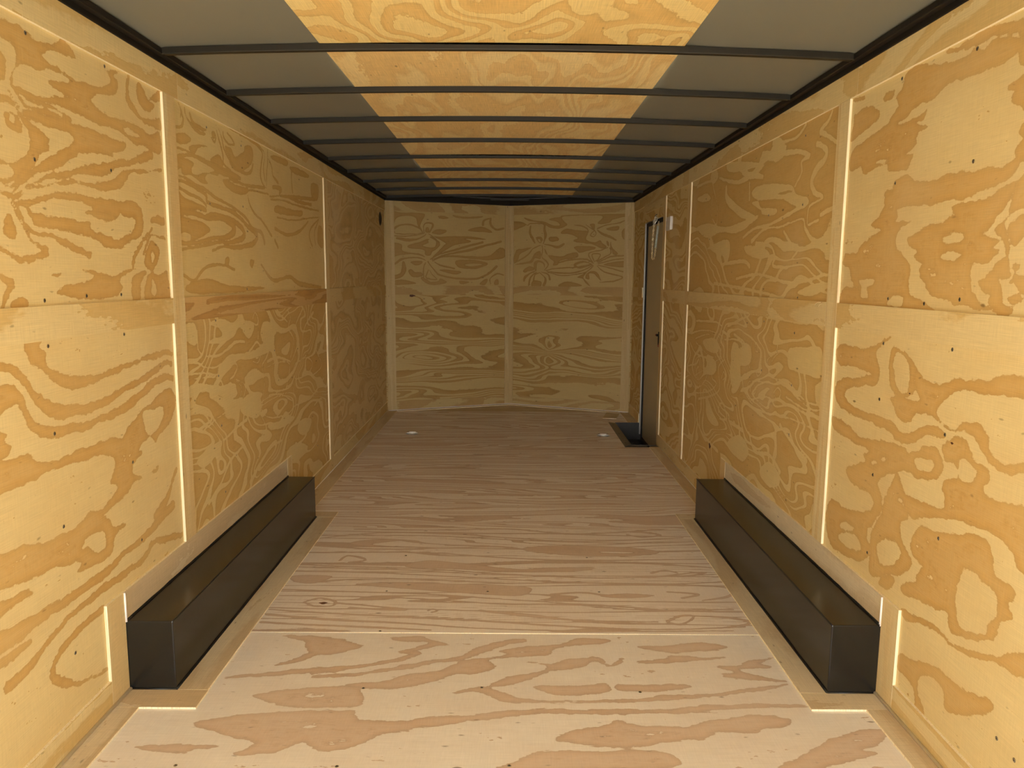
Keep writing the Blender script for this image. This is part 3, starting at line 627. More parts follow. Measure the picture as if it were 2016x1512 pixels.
FIG['F0'] = [
('D',[(-0.725,2.676),(-0.606,2.671),(-0.521,2.637),(-0.563,2.590),(-0.633,2.563),(-0.699,2.576)]),
('d',[(-0.652,2.441,0.0096),(-0.561,2.465,0.0121),(-0.457,2.497,0.0111),(-0.365,2.535,0.0126),(-0.314,2.580,0.0182),(-0.378,2.586,0.0079)]),
('D',[(-0.427,2.694),(-0.323,2.709),(-0.267,2.675),(-0.192,2.646),(-0.249,2.631),(-0.316,2.593),(-0.373,2.593),(-0.320,2.626),(-0.278,2.661),(-0.364,2.667)]),
('d',[(-0.644,2.412,0.0071),(-0.527,2.421,0.0094),(-0.414,2.455,0.0119),(-0.262,2.511,0.0123),(-0.153,2.544,0.0126),(-0.081,2.609,0.0237),(0.008,2.665,0.0164),(0.067,2.679,0.0139)]),
('D',[(-0.017,2.597),(0.047,2.624),(0.204,2.653),(0.272,2.696),(0.378,2.697),(0.381,2.669),(0.189,2.620),(0.161,2.573),(0.047,2.553),(-0.053,2.532),(-0.027,2.484),(-0.075,2.441),(-0.170,2.429),(-0.215,2.399),(-0.281,2.360),(-0.349,2.342),(-0.453,2.341),(-0.515,2.363),(-0.402,2.386),(-0.325,2.427),(-0.220,2.457),(-0.140,2.525),(0.009,2.571)]),
('D',[(0.077,2.522),(0.164,2.510),(0.228,2.542),(0.336,2.556),(0.356,2.513),(0.379,2.501),(0.424,2.557),(0.405,2.513),(0.359,2.494),(0.320,2.531),(0.273,2.487),(0.161,2.456),(0.105,2.415),(0.028,2.369),(-0.048,2.357),(0.010,2.413),(0.131,2.461),(0.144,2.492)]),
('D',[(-0.162,2.318),(-0.071,2.356),(-0.013,2.325),(0.067,2.283),(0.180,2.274),(0.327,2.281),(0.465,2.293),(0.592,2.310),(0.700,2.322),(0.696,2.306),(0.461,2.272),(0.325,2.266),(0.179,2.264),(0.078,2.258),(-0.001,2.272),(-0.070,2.319)]),
('D',[(0.097,2.358),(0.244,2.365),(0.339,2.378),(0.344,2.329),(0.239,2.306),(0.159,2.311)]),
('D',[(0.373,2.372),(0.456,2.373),(0.605,2.370),(0.601,2.353),(0.471,2.330),(0.380,2.334)]),
('D',[(-0.238,2.181),(-0.120,2.187),(0.011,2.213),(0.121,2.228),(0.231,2.220),(0.342,2.226),(0.572,2.223),(0.670,2.210),(0.568,2.209),(0.338,2.197),(0.229,2.195),(0.120,2.199),(0.011,2.179),(-0.096,2.159),(-0.222,2.126),(-0.307,2.134)]),
('D',[(-0.620,2.318),(-0.568,2.340),(-0.526,2.308),(-0.456,2.299),(-0.455,2.237),(-0.543,2.231),(-0.602,2.246)]),
('D',[(-0.577,2.150),(-0.419,2.160),(-0.234,2.144),(-0.283,2.107),(-0.372,2.080),(-0.397,2.045),(-0.489,2.003),(-0.543,2.019),(-0.617,2.104)]),
('D',[(0.156,2.067),(0.223,2.121),(0.310,2.140),(0.345,2.168),(0.416,2.141),(0.594,2.125),(0.529,2.071),(0.473,2.053),(0.367,2.027),(0.266,2.035),(0.206,2.051)]),
('D',[(0.027,1.960),(0.112,2.008),(0.263,2.010),(0.416,2.019),(0.482,1.995),(0.450,1.939),(0.012,1.921)]),
('D',[(0.487,2.637),(0.592,2.645),(0.729,2.674),(0.817,2.634),(0.646,2.592),(0.565,2.604)]),
('D',[(0.469,2.526),(0.574,2.553),(0.702,2.561),(0.695,2.535),(0.535,2.515)]),
('D',[(0.488,2.079),(0.527,2.115),(0.613,2.161),(0.672,2.181),(0.742,2.196),(0.818,2.197),(0.881,2.174),(0.841,2.136),(0.784,2.126),(0.747,2.108),(0.652,2.107),(0.590,2.072),(0.538,2.071)]),
('D',[(0.772,1.942),(0.853,1.999),(0.951,2.066),(1.053,2.111),(1.143,2.121),(1.102,2.059),(1.035,2.025),(1.068,2.009),(0.993,1.976),(0.900,1.943),(0.861,1.906),(0.740,1.905)]),
('D',[(0.739,2.493),(0.823,2.506),(0.863,2.537),(0.964,2.557),(0.901,2.519),(0.940,2.489),(0.814,2.475),(0.894,2.424),(0.956,2.396),(0.864,2.406),(0.756,2.422),(0.738,2.445),(0.790,2.457)]),
('D',[(0.588,2.566),(0.653,2.573),(0.713,2.561),(0.795,2.562),(0.694,2.535),(0.580,2.528)]),
('D',[(0.568,2.624),(0.731,2.633),(0.784,2.614),(0.660,2.606)]),
('D',[(0.518,2.223),(0.623,2.249),(0.750,2.260),(0.939,2.257),(0.951,2.242),(0.742,2.235),(0.581,2.209),(0.515,2.208)]),
('D',[(0.507,2.309),(0.651,2.316),(0.775,2.344),(0.938,2.379),(0.895,2.356),(0.793,2.328),(0.659,2.300),(0.504,2.296)]),
('D',[(-0.925,2.414),(-0.814,2.439),(-0.701,2.464),(-0.515,2.490),(-0.511,2.472),(-0.749,2.422),(-0.919,2.397)]),
('D',[(-0.783,2.306),(-0.667,2.339),(-0.487,2.352),(-0.466,2.247),(-0.581,2.226),(-0.694,2.235),(-0.799,2.285)]),
('D',[(-1.014,2.031),(-0.887,2.032),(-0.804,2.025),(-0.877,2.007),(-0.920,1.991),(-0.998,1.998),(-1.053,2.018)]),
('D',[(-0.835,2.710),(-0.666,2.698),(-0.565,2.657),(-0.609,2.590),(-0.665,2.563),(-0.714,2.512),(-0.793,2.487),(-0.725,2.550),(-0.666,2.615),(-0.721,2.655)]),
('D',[(-0.934,2.146),(-0.737,2.195),(-0.522,2.207),(-0.456,2.198),(-0.432,2.079),(-0.565,2.061),(-0.645,2.001),(-0.769,1.984),(-0.713,2.042),(-0.831,2.084)])]
FIG['F1'] = [
('d',[(-0.994,3.764,0.0078),(-0.664,3.868,0.0081),(-0.265,3.856,0.0119),(-0.000,3.803,0.0077),(0.387,3.753,0.0075),(0.918,3.820,0.0060)]),
('d',[(-0.808,3.926,0.0063),(-0.403,3.914,0.0061),(-0.001,3.942,0.0082),(0.397,3.869,0.0080),(0.954,3.982,0.0086)]),
('d',[(-0.925,4.029,0.0088),(-0.684,3.991,0.0128),(-0.331,4.007,0.0212),(-0.208,4.022,0.0128)]),
('D',[(-0.790,3.712),(-0.697,3.759),(-0.517,3.762),(-0.672,3.696),(-0.603,3.661),(-0.731,3.669)]),
('D',[(0.076,3.638),(0.190,3.687),(0.381,3.690),(0.631,3.666),(0.758,3.605),(0.613,3.554),(0.368,3.550),(0.186,3.581)]),
('L',[(0.473,3.610),(0.621,3.602),(0.594,3.588),(0.483,3.593)]),
('d',[(-0.983,3.672,0.0074),(-0.622,3.625,0.0071),(-0.250,3.650,0.0071),(-0.050,3.671,0.0108),(0.076,3.638,0.0071)]),
('d',[(0.670,3.914,0.0082),(0.747,3.896,0.0123),(0.807,3.857,0.0081),(0.708,3.824,0.0079),(0.635,3.862,0.0060)]),
('d',[(-0.304,3.685,0.0073),(-0.088,3.681,0.0072)]),
('d',[(-0.980,3.566,0.0053),(-0.737,3.578,0.0070),(-0.368,3.577,0.0069),(0.001,3.516,0.0066),(0.362,3.490,0.0066),(0.971,3.517,0.0051)]),
('d',[(-0.787,3.470,0.0066),(-0.764,3.530,0.0068),(-0.700,3.511,0.0101),(-0.668,3.472,0.0066),(-0.734,3.445,0.0098)]),
('D',[(-0.370,3.477),(-0.164,3.432),(0.060,3.374),(0.189,3.391),(0.412,3.395),(0.291,3.347),(0.002,3.343),(-0.230,3.369),(-0.467,3.396)]),
('d',[(-0.999,3.418,0.0065),(-0.700,3.392,0.0063),(-0.346,3.367,0.0061),(0.002,3.313,0.0059),(0.456,3.276,0.0058),(0.981,3.329,0.0046)]),
('d',[(0.419,3.458,0.0048),(0.715,3.448,0.0065),(0.966,3.405,0.0064)]),
('d',[(0.671,3.339,0.0092),(0.736,3.370,0.0062),(0.787,3.341,0.0062)]),
('d',[(0.686,3.294,0.0060),(0.857,3.342,0.0062),(0.915,3.343,0.0062),(0.801,3.296,0.0060)]),
('d',[(-1.001,3.341,0.0063),(-0.570,3.318,0.0060),(-0.224,3.280,0.0058),(0.226,3.229,0.0057),(0.670,3.209,0.0057),(0.991,3.242,0.0044)]),
('D',[(-0.959,3.276),(-0.850,3.290),(-0.777,3.270),(-0.838,3.198),(-0.930,3.211)]),
('D',[(-0.659,3.187),(-0.530,3.209),(-0.330,3.207),(0.003,3.184),(0.113,3.153),(0.068,3.079),(-0.103,3.089),(-0.321,3.125),(-0.544,3.162)]),
('d',[(-0.830,3.213,0.0086),(-0.670,3.243,0.0058),(-0.390,3.248,0.0057),(0.003,3.212,0.0056),(0.449,3.219,0.0057),(0.941,3.185,0.0057),(0.959,3.092,0.0081),(0.828,3.039,0.0052)]),
('d',[(0.197,3.093,0.0078),(0.328,3.114,0.0079),(0.432,3.084,0.0104)]),
('D',[(0.410,3.084),(0.521,3.106),(0.636,3.087),(0.535,3.060),(0.430,3.066)]),
('d',[(0.698,3.127,0.0054),(0.822,3.103,0.0081),(0.749,3.063,0.0078)]),
('d',[(-0.961,3.128,0.0055),(-0.642,3.107,0.0053),(-0.317,3.086,0.0052),(0.004,3.039,0.0050),(0.213,3.010,0.0049),(0.518,2.949,0.0048),(0.930,2.955,0.0050)]),
('d',[(-0.952,3.063,0.0053),(-0.739,3.061,0.0052),(-0.419,3.046,0.0051),(-0.153,3.012,0.0050),(0.004,2.990,0.0049),(0.317,2.994,0.0074),(0.621,2.951,0.0048)]),
('d',[(-0.829,3.002,0.0051),(-0.776,3.040,0.0052),(-0.707,3.011,0.0076),(-0.707,2.967,0.0049),(-0.777,2.961,0.0049),(-0.827,2.995,0.0051)]),
('d',[(-0.692,2.992,0.0075),(-0.563,2.969,0.0049),(-0.404,2.936,0.0095),(-0.505,2.934,0.0072),(-0.631,2.949,0.0049)]),
('d',[(-0.311,2.925,0.0047),(-0.292,2.940,0.0047),(-0.274,2.926,0.0047),(-0.294,2.909,0.0047)]),
('d',[(-0.952,2.928,0.0049),(-0.701,2.896,0.0071),(-0.394,2.867,0.0068),(-0.094,2.837,0.0066),(0.201,2.798,0.0065),(0.586,2.771,0.0043),(0.933,2.797,0.0045)]),
('d',[(-0.097,2.928,0.0094),(0.105,2.885,0.0136),(0.303,2.843,0.0067),(0.599,2.836,0.0045)]),
('d',[(0.640,2.843,0.0068),(0.700,2.889,0.0070),(0.751,2.894,0.0047),(0.730,2.849,0.0046),(0.683,2.815,0.0067),(0.638,2.836,0.0045)]),
('d',[(0.751,2.894,0.0047),(0.907,2.873,0.0094),(0.963,2.830,0.0069),(0.832,2.785,0.0044)]),
('d',[(-0.947,2.882,0.0071),(-0.687,2.840,0.0091),(-0.387,2.811,0.0066),(-0.091,2.772,0.0042),(0.391,2.753,0.0042),(0.875,2.764,0.0033)]),
('d',[(-0.946,2.814,0.0091),(-0.774,2.795,0.0067),(-0.527,2.777,0.0086),(-0.283,2.753,0.0042)]),
('d',[(-0.970,3.823,0.0060),(-0.394,3.826,0.0059),(0.129,3.759,0.0056),(0.641,3.732,0.0056),(0.970,3.764,0.0058)]),
('d',[(-0.991,3.387,0.0048),(-0.461,3.356,0.0046),(-0.112,3.311,0.0044),(0.345,3.298,0.0044),(0.973,3.299,0.0046)])]
FIG['NL1'] = [
('D',[(0.058,0.708),(0.172,0.707),(0.336,0.710),(0.409,0.698),(0.384,0.638),(0.359,0.585),(0.383,0.538),(0.365,0.544),(0.335,0.596),(0.323,0.654),(0.287,0.676),(0.226,0.680),(0.141,0.665),(0.111,0.635),(0.092,0.576),(0.061,0.529)]),
('d',[(0.067,0.518,0.0058),(0.128,0.572,0.0081),(0.201,0.594,0.0070),(0.292,0.588,0.0070),(0.359,0.555,0.0047),(0.389,0.521,0.0035)]),
('d',[(0.097,0.530,0.0035),(0.115,0.507,0.0035),(0.199,0.501,0.0035),(0.321,0.507,0.0035),(0.383,0.518,0.0029)]),
('d',[(0.055,0.485,0.0035),(0.199,0.480,0.0035),(0.321,0.495,0.0035),(0.395,0.512,0.0029)]),
('d',[(0.126,0.461,0.0082),(0.229,0.446,0.0141),(0.321,0.454,0.0082),(0.395,0.486,0.0047),(0.420,0.510,0.0030)]),
('D',[(0.055,0.465),(0.096,0.443),(0.084,0.419),(0.054,0.418)]),
('d',[(0.402,0.521,0.0035),(0.396,0.580,0.0035),(0.421,0.616,0.0047),(0.483,0.612,0.0083),(0.489,0.583,0.0083),(0.457,0.529,0.0059)]),
('D',[(0.421,0.569),(0.445,0.570),(0.454,0.534),(0.439,0.522),(0.414,0.533)]),
('D',[(0.482,0.523),(0.539,0.555),(0.627,0.551),(0.620,0.527),(0.557,0.508)]),
('D',[(0.228,0.381),(0.271,0.406),(0.358,0.426),(0.420,0.457),(0.457,0.458),(0.438,0.445),(0.444,0.422),(0.382,0.397),(0.431,0.380),(0.506,0.381),(0.525,0.436),(0.494,0.459),(0.457,0.481),(0.482,0.482),(0.544,0.436),(0.563,0.407),(0.531,0.364),(0.481,0.333),(0.468,0.303),(0.431,0.297),(0.406,0.314),(0.406,0.344),(0.357,0.361),(0.271,0.365)]),
('d',[(0.445,0.511,0.0030),(0.494,0.482,0.0047),(0.557,0.430,0.0048)]),
('D',[(0.501,0.488),(0.570,0.484),(0.696,0.494),(0.889,0.493),(1.052,0.472),(0.954,0.470),(0.824,0.473),(0.889,0.444),(0.760,0.417),(0.696,0.398),(0.632,0.360),(0.556,0.317),(0.480,0.274),(0.544,0.340),(0.607,0.402),(0.626,0.420),(0.569,0.454)]),
('d',[(0.462,0.261,0.0036),(0.537,0.304,0.0048),(0.632,0.336,0.0072),(0.760,0.369,0.0097),(0.889,0.408,0.0097),(1.019,0.441,0.0085)]),
('d',[(0.480,0.256,0.0036),(0.569,0.293,0.0048),(0.696,0.325,0.0072),(0.856,0.353,0.0109),(0.986,0.392,0.0110),(1.085,0.418,0.0086),(1.218,0.452,0.0098)]),
('D',[(0.060,0.401),(0.168,0.404),(0.179,0.345),(0.258,0.323),(0.357,0.313),(0.406,0.284),(0.319,0.307),(0.197,0.304),(0.112,0.285),(0.057,0.255)]),
('L',[(0.059,0.372),(0.101,0.361),(0.065,0.343)]),
('d',[(0.062,0.185,0.0047),(0.117,0.221,0.0094),(0.172,0.257,0.0094),(0.258,0.273,0.0047),(0.356,0.272,0.0048),(0.412,0.249,0.0036)]),
('D',[(0.178,0.233),(0.202,0.222),(0.213,0.145),(0.164,0.080),(0.061,0.061),(0.061,0.091),(0.146,0.115),(0.171,0.168)]),
('D',[(0.263,0.235),(0.331,0.242),(0.381,0.236),(0.356,0.206),(0.306,0.200),(0.275,0.217)]),
('D',[(0.238,0.134),(0.263,0.163),(0.299,0.134),(0.367,0.129),(0.373,0.093),(0.280,0.086)]),
('d',[(0.392,0.081,0.0048),(0.392,0.171,0.0048),(0.412,0.225,0.0036)]),
('d',[(0.437,0.237,0.0036),(0.467,0.196,0.0048),(0.505,0.154,0.0060),(0.542,0.112,0.0072),(0.631,0.089,0.0073),(0.759,0.072,0.0098),(0.954,0.073,0.0086),(1.086,0.129,0.0099),(1.172,0.198,0.0124)]),
('D',[(0.373,0.087),(0.429,0.057),(0.466,0.034),(0.542,0.046),(0.567,0.070),(0.637,0.034),(0.542,0.010),(0.441,0.015),(0.373,0.057)]),
('d',[(0.442,0.159,0.0030),(0.429,0.123,0.0042),(0.417,0.081,0.0048),(0.466,0.064,0.0060),(0.529,0.064,0.0030),(0.479,0.112,0.0036),(0.455,0.154,0.0030)]),
('d',[(0.487,0.244,0.0036),(0.568,0.281,0.0048),(0.695,0.295,0.0084),(0.889,0.286,0.0122),(1.085,0.283,0.0215),(1.218,0.335,0.0556)]),
('D',[(0.727,0.247),(0.824,0.261),(0.954,0.257),(1.072,0.228),(1.020,0.196),(0.921,0.171),(0.759,0.187)]),
('L',[(0.824,0.212),(0.902,0.225),(1.020,0.221),(0.954,0.202),(0.876,0.195)]),
('d',[(0.505,0.238,0.0024),(0.568,0.203,0.0060),(0.714,0.174,0.0073)]),
('D',[(0.555,0.155),(0.631,0.161),(0.785,0.139),(0.727,0.114),(0.631,0.131)]),
('D',[(0.856,0.558),(0.953,0.591),(1.045,0.588),(1.124,0.541),(1.019,0.545),(0.902,0.547)]),
('d',[(1.019,0.617,0.0121),(1.032,0.660,0.0091),(1.084,0.680,0.0061)]),
('d',[(1.104,0.681,0.0097),(1.104,0.620,0.0109),(1.164,0.573,0.0085),(1.244,0.588,0.0098)]),
('d',[(1.106,0.018,0.0050),(1.100,0.074,0.0050),(1.173,0.124,0.0062),(1.247,0.112,0.0062)]),
('D',[(1.153,0.055),(1.186,0.062),(1.193,0.018),(1.146,0.012)]),
('D',[(0.060,0.043),(0.194,0.056),(0.317,0.021),(0.193,0.009),(0.066,0.008)]),
('D',[(0.772,0.047),(0.876,0.035),(0.785,0.017)]),
('D',[(0.987,0.017),(1.033,0.061),(1.073,0.067),(1.047,0.011)]),
('D',[(0.697,0.702),(0.824,0.689),(1.018,0.702),(0.953,0.679),(0.760,0.675)]),
('D',[(0.546,0.682),(0.602,0.690),(0.659,0.674),(0.596,0.663)])]
FIG['NR1'] = [
('D',[(0.044,0.644),(0.144,0.642),(0.184,0.623),(0.105,0.588),(0.045,0.577)]),
('d',[(0.051,0.656,0.0031),(0.144,0.645,0.0037),(0.198,0.617,0.0037),(0.230,0.635,0.0049),(0.342,0.633,0.0048),(0.381,0.620,0.0084),(0.382,0.572,0.0109),(0.395,0.523,0.0145),(0.383,0.463,0.0073),(0.371,0.432,0.0036)]),
('d',[(0.231,0.610,0.0061),(0.225,0.544,0.0098),(0.252,0.488,0.0122),(0.279,0.439,0.0061)]),
('D',[(0.291,0.494),(0.344,0.499),(0.364,0.469),(0.344,0.445),(0.337,0.475),(0.305,0.476)]),
('d',[(0.298,0.476,0.0030),(0.325,0.445,0.0030),(0.351,0.442,0.0030)]),
('D',[(0.157,0.697),(0.276,0.664),(0.381,0.650),(0.472,0.612),(0.549,0.611),(0.510,0.648),(0.432,0.673),(0.547,0.695),(0.630,0.711),(1.239,0.709),(1.240,0.692),(1.096,0.660),(1.060,0.631),(0.975,0.615),(0.938,0.628),(0.973,0.697),(0.598,0.700),(0.586,0.652),(0.625,0.616),(0.536,0.581),(0.433,0.595),(0.355,0.638),(0.210,0.665)]),
('D',[(0.556,0.533),(0.613,0.574),(0.715,0.561),(0.790,0.554),(0.840,0.553),(0.790,0.589),(0.695,0.611),(0.777,0.607),(0.846,0.559),(0.823,0.470),(0.917,0.439),(0.967,0.457),(0.992,0.427),(1.036,0.397),(0.981,0.380),(0.887,0.422),(0.730,0.441),(0.692,0.459),(0.735,0.483),(0.665,0.520)]),
('d',[(0.820,0.612,0.0035),(0.871,0.576,0.0035),(0.909,0.558,0.0035)]),
('D',[(0.858,0.617),(0.907,0.617),(0.905,0.564),(0.877,0.588)]),
('d',[(0.902,0.552,0.0030),(0.866,0.511,0.0041),(0.898,0.493,0.0035),(0.925,0.522,0.0035),(0.909,0.552,0.0030)]),
('d',[(0.933,0.563,0.0035),(0.990,0.521,0.0094),(1.064,0.491,0.0117),(1.126,0.461,0.0070)]),
('d',[(0.939,0.575,0.0059),(1.036,0.608,0.0047),(1.157,0.624,0.0047),(1.240,0.663,0.0046)]),
('D',[(1.031,0.573),(1.098,0.590),(1.158,0.589),(1.135,0.554),(1.050,0.556)]),
('D',[(1.190,0.548),(1.243,0.576),(1.241,0.454),(1.192,0.484)]),
('D',[(0.435,0.492),(0.512,0.497),(0.538,0.467),(0.474,0.450),(0.435,0.462)]),
('d',[(0.384,0.426,0.0030),(0.449,0.414,0.0061),(0.527,0.395,0.0109),(0.590,0.424,0.0096)]),
('D',[(0.047,0.281),(0.080,0.367),(0.147,0.379),(0.246,0.397),(0.279,0.415),(0.213,0.373),(0.121,0.330),(0.094,0.268),(0.047,0.250)]),
('d',[(0.054,0.237,0.0037),(0.148,0.281,0.0062),(0.214,0.330,0.0061),(0.266,0.384,0.0049),(0.345,0.417,0.0030)]),
('d',[(0.358,0.414,0.0030),(0.365,0.366,0.0037),(0.359,0.298,0.0037),(0.412,0.250,0.0061),(0.426,0.207,0.0049),(0.387,0.164,0.0031)]),
('D',[(0.384,0.384),(0.405,0.323),(0.476,0.310),(0.580,0.304),(0.643,0.328),(0.732,0.339),(0.733,0.291),(0.606,0.274),(0.542,0.250),(0.530,0.219),(0.478,0.213),(0.490,0.250),(0.438,0.292)]),
('D',[(0.699,0.394),(0.762,0.405),(0.887,0.398),(0.919,0.380),(0.845,0.357),(0.763,0.339),(0.725,0.363)]),
('D',[(0.235,0.262),(0.280,0.329),(0.339,0.353),(0.340,0.280),(0.281,0.286),(0.242,0.237),(0.054,0.219),(0.175,0.243)]),
('D',[(0.275,0.176),(0.275,0.243),(0.327,0.262),(0.386,0.231),(0.387,0.188),(0.373,0.231),(0.321,0.243),(0.301,0.219),(0.302,0.170)]),
('D',[(0.156,0.157),(0.215,0.200),(0.262,0.194),(0.269,0.163),(0.209,0.151),(0.176,0.138)]),
('d',[(0.302,0.164,0.0031),(0.236,0.132,0.0062),(0.177,0.089,0.0124),(0.164,0.051,0.0062)]),
('d',[(0.302,0.145,0.0031),(0.237,0.089,0.0074),(0.218,0.008,0.0075)]),
('d',[(0.335,0.139,0.0037),(0.388,0.096,0.0049),(0.402,0.060,0.0123),(0.383,0.010,0.0123)]),
('d',[(0.322,0.133,0.0049),(0.283,0.114,0.0062),(0.270,0.052,0.0074)]),
('D',[(0.264,0.052),(0.350,0.047),(0.344,-0.003),(0.251,-0.004)]),
('d',[(0.355,0.145,0.0031),(0.427,0.121,0.0061),(0.448,0.072,0.0098)]),
('d',[(0.401,0.158,0.0031),(0.479,0.176,0.0037),(0.607,0.189,0.0061),(0.735,0.195,0.0036),(0.885,0.226,0.0030)]),
('d',[(0.414,0.149,0.0031),(0.544,0.137,0.0061),(0.672,0.135,0.0061),(0.799,0.165,0.0048),(0.898,0.214,0.0030)]),
('d',[(0.427,0.140,0.0031),(0.577,0.110,0.0030),(0.704,0.120,0.0036),(0.830,0.147,0.0048),(0.904,0.208,0.0030)]),
('d',[(0.879,0.231,0.0030),(0.797,0.249,0.0084),(0.709,0.219,0.0108),(0.766,0.189,0.0060),(0.891,0.220,0.0030)]),
('d',[(0.529,0.237,0.0049),(0.670,0.268,0.0060),(0.828,0.273,0.0060),(0.904,0.231,0.0030)]),
('d',[(0.903,0.237,0.0030),(0.852,0.315,0.0048),(0.889,0.345,0.0036),(0.981,0.362,0.0036),(1.048,0.391,0.0035)]),
('d',[(0.916,0.243,0.0030),(0.889,0.321,0.0048),(0.970,0.321,0.0047),(0.952,0.273,0.0048),(0.922,0.255,0.0030)]),
('d',[(1.067,0.385,0.0035),(1.080,0.332,0.0047),(1.020,0.297,0.0047),(0.941,0.249,0.0036)]),
('D',[(1.034,0.450),(1.053,0.438),(1.060,0.403),(1.038,0.415)]),
('D',[(1.077,0.444),(1.091,0.385),(1.153,0.326),(1.105,0.320),(1.092,0.355),(1.072,0.397)]),
('d',[(0.947,0.237,0.0030),(1.075,0.297,0.0059),(1.227,0.308,0.0059)]),
('d',[(0.953,0.229,0.0030),(1.106,0.267,0.0047),(1.227,0.279,0.0047)]),
('D',[(1.009,0.220),(1.137,0.249),(1.240,0.249),(1.242,0.196),(1.108,0.202)]),
('d',[(0.954,0.214,0.0030),(1.109,0.178,0.0047),(1.231,0.143,0.0059)]),
('d',[(0.942,0.208,0.0030),(1.017,0.148,0.0048),(1.141,0.119,0.0047),(1.202,0.096,0.0059),(1.124,0.060,0.0059),(0.976,0.047,0.0036)]),
('D',[(0.825,0.087),(0.837,0.129),(0.887,0.154),(0.943,0.142),(0.989,0.059),(0.944,0.100),(0.912,0.130),(0.862,0.130),(0.863,0.076)]),
('D',[(0.737,0.093),(0.781,0.117),(0.837,0.142),(0.800,0.093),(0.839,0.051),(0.878,0.003),(0.826,0.039),(0.794,0.081)]),
('D',[(0.597,0.043),(0.674,0.044),(0.789,0.009),(0.546,-0.000)])]
